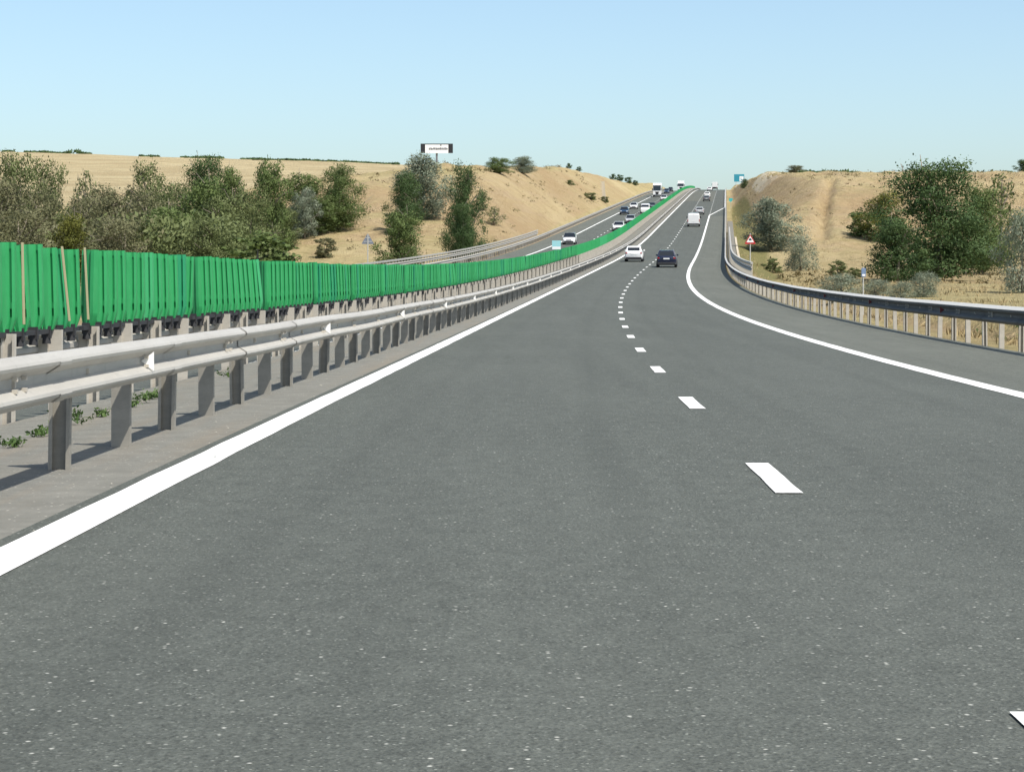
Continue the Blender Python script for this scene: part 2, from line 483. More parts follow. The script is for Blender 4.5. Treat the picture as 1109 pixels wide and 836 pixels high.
# ------------------------------------------------------------------ crash barriers
def wbeam_profile(z0=.49, z1=.80):
    h = z1 - z0
    f = [(.012, 1.0), (.03, .985), (.080, .875), (.090, .82), (.084, .755), (.020, .62), (.002, .585), (.002, .415), (.020, .38), (.084, .245), (.090, .18), (.080, .125), (.03, .015), (.012, 0)]
    f = [(a, z0 + b * h) for a, b in f]
    bk = [(a - .007, z) for a, z in reversed(f)]
    return f + bk
def sweep(name, prof, t, side, Y0, Y1, mat, parent, dz=0):
    Y = ys(Y0, Y1); n = len(prof); vs = []; fs = []
    for y in Y:
        # a hand-fitted rail is never perfectly true
        wob = .012 * mnoise.noise(Vector((t, y * .13, 0))); wz = .010 * mnoise.noise(Vector((t + 9, y * .17, 0)))
        for a, z in prof: vs.append(P(t + side * a + wob, y, z + dz + wz))
    for i in range(len(Y) - 1):
        for k in range(n):
            k2 = (k + 1) % n; fs.append((i * n + k, i * n + k2, (i + 1) * n + k2, (i + 1) * n + k))
    fs.append(tuple(range(n))); fs.append(tuple(range((len(Y) - 1) * n, len(Y) * n)))
    return mesh_obj(name, vs, fs, mat, parent)

def cpost_mb(h, w=.14, d=.07, th=.012, flip=1, lip=.025, below=.12):
    """C section: web across the road, flanges pointing along it"""
    m = MB()
    poly = [(-w / 2, 0), (w / 2, 0), (w / 2, d), (w / 2 - lip, d), (w / 2 - lip, d - th), (w / 2 - th, d - th), (w / 2 - th, th), (-w / 2 + th, th),
            (-w / 2 + th, d - th), (-w / 2 + lip, d - th), (-w / 2 + lip, d), (-w / 2, d)]
    poly = [(x, y * flip) for x, y in poly]
    m.prism(poly, -below, h, axis='z')
    return m
_pm = {}
def post_mesh(h, flip, w=.14, mat='steel_post'):
    key = (round(h, 3), flip, w, mat)
    if key not in _pm:
        o = cpost_mb(h, w, flip=flip).build('post_shape', M[mat]); _pm[key] = o.data; bpy.data.objects.remove(o)
    return _pm[key]

def guardrail(label, t_post, side, Y0, Y1, step, off=.0, dz=0., h=.78, cat='guardrail', refl=None, refl_mat=None, bolts=True, group=None, name='guardrail', limit=100, phase=0., steel='steel', post='steel_post', pw=.14):
    g = empty(name, (cx(Y0) + t_post, Y0, rz(Y0) + dz)); tag(g, label, cat, group)
    inv = g.location.copy()
    def par(o):
        o.parent = g; o.matrix_parent_inverse = Matrix.Translation(-inv); return o
    tb = t_post + side * .17
    rail = par(sweep('rail', wbeam_profile(), tb, side, Y0, Y1, M[steel], None, dz))
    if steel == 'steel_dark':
        par(sweep('sunlit_edge', [(-.012, .828), (.004, .828), (.092, .768), (.084, .760)], tb, side, Y0, Y1, M['cap'], None, dz))  # added strip, coloured pale to paint the sunlit lip
    # lap joints, bolt heads and spacers stay with the rail
    mb = MB(); y = Y0 + 1.0 + phase; k = 0
    while y < min(Y1 - .2, 90):
        p = P(tb, y, dz)
        for zz in (.645,):
            mb.box(p.x + side * .002, p.x + side * .022, y - .018, y + .018, p.z + zz - .018, p.z + zz + .018)
        if k % 2 == 0:
            for dy in (-.12, .12):
                for zz in (.61, .68): mb.box(p.x + side * .03, p.x + side * .062, y + dy - .014, y + dy + .014, p.z + zz - .012, p.z + zz + .012)
        mb.box(min(p.x - side * .002, p.x - side * .105), max(p.x - side * .002, p.x - side * .105), y - .05, y + .05, p.z + .53, p.z + .76)
        y += step; k += 1
    # sleeves where two rail lengths overlap
    sl = MB(); y = Y0 + 2.0 + phase
    prof = wbeam_profile()[:14]
    while y < min(Y1, 110):
        vs = []; 
        for yy in (y - .16, y + .16):
            for a, z in prof: vs.append(P(tb + side * (a + .004), yy, z + dz))
        sl.add(vs, [(i, i + 1, i + 15, i + 14) for i in range(13)]); y += step * 2
    bm = bmesh.new(); bm.from_mesh(rail.data); rail.data.materials.append(M['steel_post'])
    for mbx, mi in ((mb, 1), (sl, 0)):
        vv = [bm.verts.new(v) for v in mbx.v]
        for f in mbx.f:
            ff = bm.faces.new([vv[i] for i in f]); ff.material_index = mi
    bmesh.ops.recalc_face_normals(bm, faces=bm.faces[:]); bm.to_mesh(rail.data); bm.free()
    y = Y0 + 1.0 + phase; n = 0; far = MB(); rr = random.Random(int(abs(t_post) * 100))
    while y < Y1:
        flip = 1 if n % 2 == 0 else -1
        if n < limit:
            o = bpy.data.objects.new('post', post_mesh(h, flip, pw, post)); link(o); par(o)
            o.location = P(t_post, y, dz); o.rotation_euler = (rr.uniform(-.015, .015), rr.uniform(-.02, .02), -hd(y) + rr.uniform(-.05, .05))
        else:
            p = P(t_post, y, dz); far.box(p.x - .07, p.x + .07, y - .035, y + .035, p.z - .1, p.z + h)
        y += step; n += 1
    if far.v:
        o = par(far.build('post', M[post])); o['kind'] = 'stuff'
    if refl:
        r0, rs, n_ = refl
        mb = MB(); mb.prism([(.0, .645), (side * .095, .715), (side * .095, .575)], -.006, .006)
        proto = mb.build('reflector', refl_mat); me = proto.data; bpy.data.objects.remove(proto)
        for k in range(n_):
            y = r0 + rs * k
            if y > Y1: break
            o = bpy.data.objects.new('reflector', me); link(o); par(o)
            o.location = P(tb + side * .006, y, dz); o.rotation_euler = (0, 0, -hd(y))
    return g

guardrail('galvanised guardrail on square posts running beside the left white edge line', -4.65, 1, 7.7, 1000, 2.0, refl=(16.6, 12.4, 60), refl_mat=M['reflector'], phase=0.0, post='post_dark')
guardrail('guardrail seen from behind, under the green fin screen in the median', -6.92, -1, 7.0, 1000, 2.0, dz=-.14, h=.86, phase=.4)
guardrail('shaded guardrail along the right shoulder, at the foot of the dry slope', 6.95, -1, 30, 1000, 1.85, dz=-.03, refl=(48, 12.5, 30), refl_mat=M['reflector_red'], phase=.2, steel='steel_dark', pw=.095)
guardrail('pale guardrail on the far side of the oncoming carriageway', -18.55, 1, 120, 1000, 2.0, dz=OPP - .02, limit=100)

def parapet(label, t, dz, Y0, Y1):
    g = empty('bridge_railing', (cx(Y0) + t, Y0, rz(Y0) + dz)); tag(g, label, 'bridge railing', 'steel railings along the bridge')
    inv = g.location.copy()
    def par(o):
        o.parent = g; o.matrix_parent_inverse = Matrix.Translation(-inv); return o
    sd = 1 if t < 0 else -1
    par(sweep('top_rail', [(-.05, 1.34), (.09, 1.34), (.09, 1.46), (-.05, 1.46)], t, sd, Y0, Y1, M['steel'], None, dz))
    par(sweep('lower_rail', wbeam_profile(.92, 1.2), t, sd, Y0, Y1, M['steel'], None, dz))
    y = Y0 + .6
    me = None
    while y < Y1:
        o = bpy.data.objects.new('post', post_mesh(1.36, 1, .1)); link(o); par(o)
        o.location = P(t, y, dz - .02); o.rotation_euler = (0, 0, -hd(y)); y += 1.75
parapet('tall double railing of the bridge to the right of the road, dark face', 7.30, -.03, 130, 302)
parapet('tall double railing of the bridge beyond the oncoming lanes, pale and lit', -18.85, OPP - .02, 130, 302)

# ------------------------------------------------------------------ green fin screens on the median
def fin_mesh():
    xs = [-.140, -.112, -.078, -.058, -.020, .020, .058, .078, .112, .140]
    zs = [.0, .055, .12, .15, .235, .30, .84, .88, .905]
    dep = [.03, .0, -.004, -.004, -.006, -.022, -.022, -.006, -.004, .0, .03]
    dep = [.050, .004, -.018, -.002, -.022, -.022, .0, -.018, .004, .050]
    holes = {(2, 3), (6, 3)}
    long = {(2, 5), (6, 5)}
    vs = []; fs = []
    nx, nz = len(xs), len(zs)
    for z in zs:
        k = .62 if z < .01 else (.8 if z < .06 else (.96 if z < .13 else 1))
        for x, d in zip(xs, dep): vs.append((x * k, d - .010 * math.sin(z * 3.3), z))
    for j in range(nz - 1):
        for i in range(nx - 1):
            if (i, j) in holes: continue
            fs.append((j * nx + i, j * nx + i + 1, (j + 1) * nx + i + 1, (j + 1) * nx + i))
    for i, j in holes:
        q = [(j * nx + i), (j * nx + i + 1), ((j + 1) * nx + i + 1), ((j + 1) * nx + i)]
        b = len(vs); vs += [(vs[a][0], vs[a][1] + .025, vs[a][2]) for a in q]
        fs.append((b, b + 1, b + 2, b + 3))
        for a in range(4): fs.append((q[a], q[(a + 1) % 4], b + (a + 1) % 4, b + a))
    me = bpy.data.meshes.new('fin'); me.from_pydata(vs, [], fs)
    bm = bmesh.new(); bm.from_mesh(me)
    # grooves: push two long strips in
    bmesh.ops.recalc_face_normals(bm, faces=bm.faces[:])
    strips = [f for f in bm.faces if abs(abs(f.calc_center_median().x) - .0675) < .006 and .3 < f.calc_center_median().z < .84]
    r = bmesh.ops.inset_individual(bm, faces=strips, thickness=.0005, depth=0)
    bmesh.ops.translate(bm, verts=list({v for f in strips for v in f.verts}), vec=(0, .012, 0))
    bmesh.ops.solidify(bm, geom=bm.faces[:], thickness=.006)
    bmesh.ops.recalc_face_normals(bm, faces=bm.faces[:])
    bm.to_mesh(me); bm.free(); me.materials.append(M['green']); return me
FIN = fin_mesh()
def bar_mesh(ln):
    m = MB()
    m.box(-.035, .035, 0, ln, -.05, .0)
    y = .3
    while y < ln:
        m.box(-.05, .05, y - .035, y + .035, -.10, .035)       # dark foot of each fin
        m.tube([(0, y, .0), (0, y, -.16)], [.035, .05], 8)
        y += .6
    o = m.build('mounting_bar', M['rubber']); me = o.data; bpy.data.objects.remove(o); return me
NF, FS = 12, .60
SECL = NF * FS + .22      # a short gap between sections
BAR = bar_mesh(NF * FS)
T_FIN, Z_FIN = -6.98, .79
rnd = random.Random(11)
def far_section_mesh():
    m = MB()
    for k in range(NF):
        A = Matrix.Translation((0, .3 + k * FS, 0)) @ Matrix.Rotation(math.radians(32), 4, 'Z')
        m.box(-.125, .125, -.012, .012, 0, .905, A)
        m.box(-.02, .02, -.03, .012, .1, .86, A)
    m.box(-.035, .035, 0, NF * FS, -.05, 0)
    o = m.build('fins_shape', M['green']); me = o.data; bpy.data.objects.remove(o); return me
FARM = far_section_mesh()
BLEACH = mat_new('sun_bleached_plastic', (.31, .285, .165), .7)
ordin = ['first', 'second', 'third', 'fourth', 'fifth', 'sixth', 'seventh', 'eighth', 'ninth', 'tenth', 'eleventh', 'twelfth', 'thirteenth', 'fourteenth', 'fifteenth', 'sixteenth',
         'seventeenth', 'eighteenth', 'nineteenth', 'twentieth', 'twenty-first', 'twenty-second', 'twenty-third', 'twenty-fourth', 'twenty-fifth']
y = 18.58; k = 0
while y < 990:
    o = empty('antiglare_screen', P(T_FIN, y, Z_FIN - .06), -hd(y + SECL / 2))
    pitch = math.atan2(rz(y + SECL) - rz(y), SECL); o.rotation_euler = (pitch, 0, -hd(y + SECL / 2))
    if k < 22:
        lab = 'green anti-glare fin screen on the median, %s section from the left edge of the photo' % ordin[k]
    elif y < 420:
        lab = 'distant section of green anti-glare fins on the median, beyond the nearest twenty-two sections'
    else:
        lab = 'farthest sections of green anti-glare fins, near the top of the climb'
    tag(o, lab, 'anti-glare screen', 'green anti-glare screens along the median')
    if k < 25:
        b = bpy.data.objects.new('mounting_bar', BAR); link(b, o)
        lean = (-.02, -.012, -.075, -.03, -.05, -.02, -.04)[k % 7]
        for q in range(NF):
            f = bpy.data.objects.new('fin', FIN); link(f, o)
            f.location = (rnd.uniform(-.012, .012), .3 + q * FS + rnd.uniform(-.02, .02), rnd.uniform(-.012, .008))
            turn = math.radians(24 + rnd.uniform(-5, 5))
            ly = lean * (.35 + .9 * q / NF) + rnd.uniform(-.010, .010)
            if k == 0 and q in (7, 10): ly -= .06
            if q == 0: turn = math.radians(-38)
            if q == NF - 1 and k < 6: ly += rnd.uniform(-.05, .05)
            f.rotation_euler = (rnd.uniform(-.03, .03), ly, turn)
            f.scale = (1, 1, 1 + rnd.uniform(-.014, .010))
        if k == 0:
            for yl, ln_ in ((4.0, -.02), (6.1, -.10), (7.05, -.05)):
                m = MB(); m.box(-.014, .014, -.012, .012, .08, .915)
                e = m.build('edge_strip', BLEACH, o, bevel=.004); e.location = (.17, yl, 0); e.rotation_euler = (0, ln_, .3)
    else:
        f = bpy.data.objects.new('fins', FARM); link(f, o)
    y += SECL; k += 1

# ------------------------------------------------------------------ vegetation
def leaf_mesh(name, pts, size, r, up=.3, aspect=.55, local=True):
    """many small leaf-sized faces; tone is one random value per leaf"""
    vs = []; fs = []; tone = []; nor = []
    for p, n, tn in pts:
        s = size * r.uniform(.6, 1.4)
        a = Vector((r.gauss(0, 1), r.gauss(0, 1), r.gauss(0, 1) + up)); a.normalize()
        b = (a.cross(n) if n.length > 0 else a.orthogonal())
        if b.length < .05: b = a.orthogonal()
        b.normalize(); k = len(vs)
        if a.cross(b).dot(n) < 0: b = -b
        q = (n.normalized() if n.length > 0 else Vector((0, 0, 1))) + (Vector((p.x, p.y, 0)) * .9 if local else Vector((0, 0, .5))) + Vector((r.gauss(0, .28), r.gauss(0, .28), r.gauss(0, .28)))
        nor += [q.normalized()] * 4
        vs += [p - a * s, p - b * s * aspect + a * s * .1, p + a * s, p + b * s * aspect + a * s * .1]
        fs.append((k, k + 1, k + 2, k + 3)); tone += [tn] * 4
    me = bpy.data.meshes.new(name); me.from_pydata(vs, [], fs)
    at = me.attributes.new('tone', 'FLOAT', 'POINT'); at.data.foreach_set('value', tone)
    for pl in me.polygons: pl.use_smooth = True
    me.normals_split_custom_set_from_vertices(nor)
    me.materials.append(M['leaf_mid']); return me
def unit_tree(seed, clumps=26, leaves=4200, size=.024, base=.16, top_w=.6, low_w=1.0, sparse=.0, hollow=.4, strands=False, limbs=9, fill=0):
    """a tree one unit high and about one unit wide: tapered trunk with limbs, and a crown of leaf clumps"""
    r = random.Random(seed); tr = MB()
    th = r.uniform(.72, .85)
    bend = (r.uniform(-.05, .05), r.uniform(-.05, .05))
    spine = [Vector((bend[0] * math.sin(q * 2), bend[1] * math.sin(q * 2.4), q * th)) for q in (0, .2, .45, .7, 1)]
    tr.tube(spine, [.028, .022, .017, .011, .004], 7)
    cl = []
    for i in range(clumps):
        z = base + (1 - base) * (i + r.random()) / clumps * .93
        q = (z - base) / (1 - base)
        prof = (low_w + (top_w - low_w) * q) * math.sin(math.pi * min(1, .16 + q * .80)) ** .65
        R = .5 * prof * r.uniform(.30, .88); a = i * 2.4 + r.uniform(-.7, .7)
        c = Vector((R * math.cos(a), R * math.sin(a), z))
        cl.append((c, r.uniform(.085, .21) * (1 - .3 * q), r.random()))
    if fill:
        for i in range(fill):
            z = base + .06 + (1 - base) * .8 * (i + r.random()) / fill; a = r.uniform(0, 6.28); R = r.uniform(0, .17)
            cl.append((Vector((R * math.cos(a), R * math.sin(a), z)), r.uniform(.13, .2), r.random()))
    for i in range(limbs):
        c, rad, _ = cl[int((i + .5) * clumps / limbs)]
        z0 = max(.08, min(th * .9, c.z - r.uniform(.12, .3)))
        s = Vector((bend[0] * math.sin(z0 / th * 2), bend[1] * math.sin(z0 / th * 2.4), z0))
        mid = s.lerp(c, .5) + Vector((r.uniform(-.03, .03), r.uniform(-.03, .03), .03))
        tr.tube([s, mid, c], [.012, .008, .003], 5)
        for _ in range(3):
            e = c + Vector((r.gauss(0, 1), r.gauss(0, 1), r.gauss(0, .7))) * rad * .75
            tr.tube([mid.lerp(c, .6), e], [.005, .002], 4)
    tot = sum(c[1] ** 2 for c in cl); pts = []
    for c, rad, tn in cl:
        n = int(leaves * rad ** 2 / tot)
        for _ in range(n):
            d = Vector((r.gauss(0, 1), r.gauss(0, 1), r.gauss(0, 1))).normalized()
            k = r.uniform(hollow, 1) if r.random() > .08 else r.uniform(.9, 1.25)
            p = c + Vector((d.x * 1.1, d.y * 1.1, d.z * (.78 if not strands else 1.3))) * rad * k
            if strands: p += Vector((d.x * .02, d.y * .02, r.uniform(-.02, .07)))
            if sparse and mnoise.noise(p * 14 + Vector((seed, 0, 0))) < sparse - .45: continue
            if p.z < .02: continue
            pts.append((p, d, min(1, max(0,   .25 + .5 * tn + r.gauss(0, .13)))))
    o = tr.build('trunk_shape', M['bark'], smooth=True); tm = o.data; bpy.data.objects.remove(o)
    ex = sorted([abs(p.x) for p, _, _ in pts] + [abs(p.y) for p, _, _ in pts]); zz = sorted(p.z for p, _, _ in pts)
    return tm, leaf_mesh('crown_shape', pts, size, r, up=(1.2 if strands else .3), aspect=(.3 if strands else .55)), .5 / ex[int(len(ex) * .965)], 1 / zz[int(len(zz) * .993)]
KIND = {
    'dense': [unit_tree(s, 44, 26000, .0098, .05, .8, .95, sparse=.02, hollow=.25, fill=14) for s in (1, 2, 3)],
    'round': [unit_tree(s, 34, 15000, .0135, .02, .8, 1.0, sparse=.03, fill=10) for s in (4, 5)],
    'sparse': [unit_tree(s, 40, 12000, .0125, .02, .8, .9, sparse=.10, limbs=14, fill=8) for s in (6, 7, 8, 9)],
    'silver': [unit_tree(s, 34, 6500, .021, .02, .7, 1.0, strands=True, limbs=7) for s in (10, 11)],
    'bush': [unit_tree(s, 26, 2800, .033, .0, .85, 1.0, limbs=5) for s in (12, 13, 14)],
    'thin': [unit_tree(s, 26, 1700, .022, .15, .8, .75, sparse=.25, limbs=16) for s in (15, 16)],
}
rt = random.Random(77)
def plant(kind, mat, x0, x1, ytop, ybase, label, Y=None, name='tree', cat='tree', group=None, var=None, sink=.0, ridge=None):
    xm = (x0 + x1) / 2
    if ridge:
        best = max(range(ridge[0], ridge[1], 4), key=lambda q: (terrain((xm - CX) / F * q, q) - EYE) / q)
        Y = best; X = (xm - CX) / F * Y; z = terrain(X, Y); ytop = HY - (z - EYE) / Y * F - (ybase - ytop)
    elif Y is None: X, Y, z = hit(xm, ybase)
    else:
        X = (xm - CX) / F * Y; z = terrain(X, Y)
    h = EYE + (HY - ytop) / F * Y - z; wd = (x1 - x0) / F * Y
    h = max(h, .25)
    o = empty(name, (X, Y, z - .03 - sink), rt.uniform(0, 6.28)); tag(o, label, cat, group)
    tm, cm, kx, kz = KIND[kind][var if var is not None else rt.randrange(len(KIND[kind]))]
    wd *= kx; h *= kz
    if ridge: sink = h * .12; h *= 1.12
    for nm, me in (('trunk', tm), ('crown', cm)):
        p = bpy.data.objects.new(nm, me); link(p, o); p.scale = (wd, wd, h)
        if nm == 'crown':
            p.material_slots[0].link = 'OBJECT'; p.material_slots[0].material = M[mat]
    return o
# --- right-hand side
plant('dense', 'leaf_dark', 958, 1066, 177, 304, 'big dark green tree at the foot of the right slope, tallest in the photo', var=0)
plant('dense', 'leaf_mid', 1024, 1100, 205, 298, 'mid green tree leaning against the right of the big dark tree', var=1)
plant('round', 'leaf_dark', 943, 1000, 238, 306, 'low dark green tree at the left foot of the big dark tree')
plant('thin', 'leaf_olive', 1060, 1108, 190, 288, 'thin see-through tree at the upper right of the dark trees')
plant('sparse', 'leaf_yellow', 934, 978, 208, 262, 'yellow green feathery tree on the slope left of the big dark tree', var=1)
plant('bush', 'leaf_mid', 916, 948, 230, 256, 'low green bush on the slope beside the yellow green tree', name='bush', cat='bush')
plant('silver', 'leaf_silver', 1080, 1135, 228, 318, 'silvery tree cut by the right edge of the photo, behind the guardrail')
plant('round', 'leaf_silver', 806, 862, 216, 272, 'large grey green bush behind the warning triangle', name='bush', cat='bush')
plant('silver', 'leaf_silver', 848, 886, 254, 294, 'feathery grey bush to the lower right of the large grey green bush', name='bush', cat='bush')
for (a, b, t_, bs, lab) in ((884, 938, 296, 322, 'left of the small blue marker post'), (930, 968, 302, 322, 'just right of the small blue marker post'),
                       (962, 990, 304, 323, 'under the big dark tree'), (982, 1018, 294, 322, 'rightmost and tallest of the low silver row')):
    plant('silver', 'leaf_silver', a, b, t_, bs, 'low silvery bush behind the right guardrail, ' + lab, name='bush', cat='bush', group='silvery bushes along the right guardrail')
plant('bush', 'leaf_olive', 898, 917, 282, 298, 'small olive bush on bare soil above the silvery row', name='bush', cat='bush')
plant('bush', 'leaf_olive', 916, 932, 290, 302, 'smaller olive bush just left of the blue marker plate', name='bush', cat='bush')
plant('bush', 'leaf_olive', 827, 846, 280, 296, 'dark olive tuft on the tan bank right of the triangle post', name='bush', cat='bush')
plant('dense', 'leaf_dark', 802, 810, 194, 214, 'narrow dark upright tree beside the blue direction sign', Y=560, var=2)
plant('round', 'leaf_brown', 852, 871, 187, 193.5, 'brown bush on the skyline at the left end of the right plateau', name='bush', cat='bush', ridge=(250, 700))
plant('round', 'leaf_dark', 1100, 1117, 179, 191, 'dark bush on the skyline at the right edge of the photo', name='bush', cat='bush', ridge=(250, 700))
plant('thin', 'leaf_brown', 1010, 1048, 262, 300, 'dry brown thicket between the trunks of the dark trees', name='bush', cat='bush')
# --- left-hand slopes
plant('round', 'leaf_silver', 428, 486, 169, 232, 'pale grey green tree below the billboard', Y=300)
plant('dense', 'leaf_dark', 419, 458, 188, 240, 'dark green tree in front of the pale tree below the billboard', Y=285, var=2)
plant('round', 'leaf_mid', 411, 458, 231, 283, 'round mid green tree behind the green screen, right of the warning sign', Y=225)
plant('dense', 'leaf_dark', 482, 524, 181, 268, 'tall dark ragged tree standing alone before the left bank', Y=245, var=1)
plant('dense', 'leaf_dark', 486, 518, 222, 268, 'lower dark tree at the foot of the tall ragged one', Y=240, var=0)
plant('thin', 'leaf_olive', 516, 532, 208, 228, 'small tree on the red bank right of the tall ragged tree')
plant('thin', 'leaf_olive', 524, 546, 224, 244, 'thin little tree with bare twigs on the red bank')
plant('round', 'leaf_mid', 526, 556, 171, 188, 'green bush on the skyline right of the billboard', name='bush', cat='bush')
plant('round', 'leaf_silver', 552, 579, 170, 188, 'pale bush on the skyline beside the green one', name='bush', cat='bush')
for (x, t_, bs, wd, lab) in ((616, 181, 186, 6, 'first'), (627, 181.5, 186, 6, 'second'), (664, 184.5, 190, 7, 'third'), (671, 189, 195, 8, 'fourth'), (681, 193, 199, 8, 'fifth'), (688, 196, 201, 7, 'sixth')):
    plant('bush', 'leaf_dark', x - wd / 2, x + wd / 2, t_, bs, 'small dark shrub on the skyline of the left bank, %s from the left' % lab, name='shrub', cat='shrub', group='shrubs on the left skyline', ridge=(250, 860))
for (x, t_, bs, wd, lab) in ((617, 195, 201, 10, 'upper left of the bank'), (640, 209, 217, 14, 'halfway down beside the concrete chute'), (655, 213, 220, 9, 'at the foot of the concrete chute'), (352, 258, 279, 22, 'below the woods, grey and round')):
    plant('bush', 'leaf_brown' if x < 400 else 'leaf_olive', x - wd / 2, x + wd / 2, t_, bs, 'low dry shrub on the tan left slope, ' + lab, name='shrub', cat='shrub')
# --- the wood behind the green screen
wood = [  # kind, material, x0, x1, top, Y, words
    ('sparse', 'leaf_brown', -40, 30, 196, 190, 'grey brown thin tree cut by the left edge of the photo'),
    ('sparse', 'leaf_olive', -8, 48, 168, 235, 'tall olive tree, first to break the skyline field from the left'),
    ('sparse', 'leaf_brown', 14, 74, 205, 195, 'brown bare-looking tree in front of the leftmost tall tree'),
    ('sparse', 'leaf_olive', 26, 78, 176, 245, 'olive tree with a pointed top, second tall one from the left'),
    ('sparse', 'leaf_brown', 60, 120, 214, 200, 'grey leafless tree behind the yellow green bush'),
    ('round', 'leaf_yellow', 54, 98, 234, 170, 'yellow green bush peeping over the green screen'),
    ('thin', 'leaf_olive', 76, 106, 186, 260, 'thin lone tree against the tan field'),
    ('sparse', 'leaf_brown', 92, 150, 203, 215, 'grey brown tree left of the fan-shaped pair'),
    ('sparse', 'leaf_olive', 134, 186, 178, 250, 'fan-shaped olive tree against the field'),
    ('sparse', 'leaf_brown', 126, 190, 208, 205, 'brown twiggy tree below the fan-shaped one'),
    ('sparse', 'leaf_olive', 166, 220, 200, 225, 'greyish olive tree left of the dark round crown'),
    ('dense', 'leaf_dark', 198, 246, 172, 275, 'dark round crown rising above the wood'),
    ('round', 'leaf_mid', 232, 270, 184, 270, 'green crown just right of the dark round one'),
    ('round', 'leaf_mid', 186, 254, 196, 220, 'olive tree below the dark round crown'),
    ('round', 'leaf_mid', 150, 216, 226, 180, 'low olive thicket tree over the screen left of middle'),
    ('round', 'leaf_olive', 216, 276, 214, 195, 'dense olive tree in the middle of the wood'),
    ('round', 'leaf_mid', 268, 316, 176, 255, 'tall green tree towards the right end of the wood'),
    ('sparse', 'leaf_olive', 246, 300, 206, 215, 'olive tree in front of the tall green one'),
    ('round', 'leaf_silver', 314, 346, 205, -259, 'silvery tree standing before the green right end of the wood'),
    ('round', 'leaf_mid', 300, 352, 190, -248, 'olive crown behind the silvery tree'),
    ('dense', 'leaf_mid', 340, 394, 180, -250, 'olive green tree, last of the wood on the right'),
    ('round', 'leaf_mid', 322, 376, 214, -254, 'mid green tree at the right foot of the wood'),
    ('bush', 'leaf_mid', 240, 322, 254, 165, 'dark green spreading bush over the screen below the wood'),
    ('round', 'leaf_olive', 196, 258, 240, 165, 'olive bush over the screen left of the spreading bush'),
    ('sparse', 'leaf_brown', 96, 168, 238, 165, 'brown scrubby bush right of the yellow green one'),
    ('sparse', 'leaf_brown', -14, 56, 228, 165, 'brown scrubby bush left of the yellow green one'),
    ('round', 'leaf_olive', 284, 326, 226, -266, 'olive bush below the silvery tree'),
]
for kd, mt, a, b, tp, Y, words in wood:
    plant(kd, mt, a, b, tp, None if Y > 0 else -Y, words, Y=Y if Y > 0 else None, group='trees of the wood behind the green screen', name='tree' if 'bush' not in words else 'bush', cat='tree' if 'bush' not in words else 'bush')
# hedge line on the far skyline and brush under the wood
def scatter(name, spots, mat, size, label=None, n=6, hgt=.5, seed=1, kind='stuff', aspect=.5, up=.3):
    r = random.Random(seed); pts = []
    for (p, s) in spots:
        tn = r.random()
        for _ in range(n):
            d = Vector((r.gauss(0, .45), r.gauss(0, .45), abs(r.gauss(0, .45)) * hgt)) * s
            pts.append((p + d, d, min(1, max(0, tn * .6 + r.random() * .4))))
    me = leaf_mesh(name, pts, size, r, up=up, aspect=aspect, local=False)
    me.materials.clear(); me.materials.append(mat)
    o = bpy.data.objects.new(name, me); link(o); tag(o, label, None, None, kind); return o
sp = []; r = random.Random(3)
for k in range(900):
    px = 430 * k / 900 + 2
    if 98 < px < 150 or mnoise.noise(Vector((px * .03, 0, 4))) < -.25: continue
    q = max(range(700, 1400, 10), key=lambda q: (terrain((px - CX) / F * q, q) - EYE) / q)
    Xq = (px - CX) / F * q; bump_ = 2.6 * math.exp(-((px - 80) / 6) ** 2) + .5 * max(0, mnoise.noise(Vector((px * .15, 3, 4))))
    sp.append((Vector((Xq, q + 2, terrain(Xq, q + 2) - .1 + bump_ * .3)), .55 + .35 * bump_))
for X in [120 + k * .9 for k in range(170)]:
    Yh = 520 + r.uniform(0, 10)
    if X < 132 or X > 150: sp.append((Vector((X * .62, Yh, terrain(X * .62, Yh))), r.uniform(.5, .9)))
br = []; bb = []; rb = random.Random(41)
for _ in range(9000):
    Yb = rb.uniform(168, 285); px = rb.uniform(-60, 300)
    if (px > 280 and Yb < 200) or (48 < px < 102 and Yb < 190): continue
    Xb = (px - CX) / F * Yb
    top = (4.6 + 1.6 * mnoise.noise(Vector((Xb * .16, Yb * .1, 1)))) * (1 - sstep(235, 300, px) * .6)
    (bb if px + 70 * mnoise.noise(Vector((Xb * .2, Yb * .2, 9))) < 165 and rb.random() < .85 else br).append((Vector((Xb, Yb, terrain(Xb, Yb) + rb.uniform(0, 1) ** .8 * top)), rb.uniform(.8, 1.5)))
scatter('undergrowth', br, M['leaf_olive'], .22, 'tangled olive brush filling the wood behind the green screen', 16, 1.0, 8)
scatter('undergrowth', bb, M['leaf_brown'], .20, 'grey brown dry thicket filling the left of the wood', 16, 1.0, 18)
for k in range(190):
    px = 858 + 72 * k / 190
    q = max(range(250, 700, 4), key=lambda q: (terrain((px - CX) / F * q, q) - EYE) / q)
    Xq = (px - CX) / F * q; sp.append((Vector((Xq, q + 1, terrain(Xq, q + 1) - .55)), .40))
scatter('distant_hedge', sp, M['leaf_dark'], .5, 'dark hedge line along the far field edges on the skyline', 22, 1.0, 5)
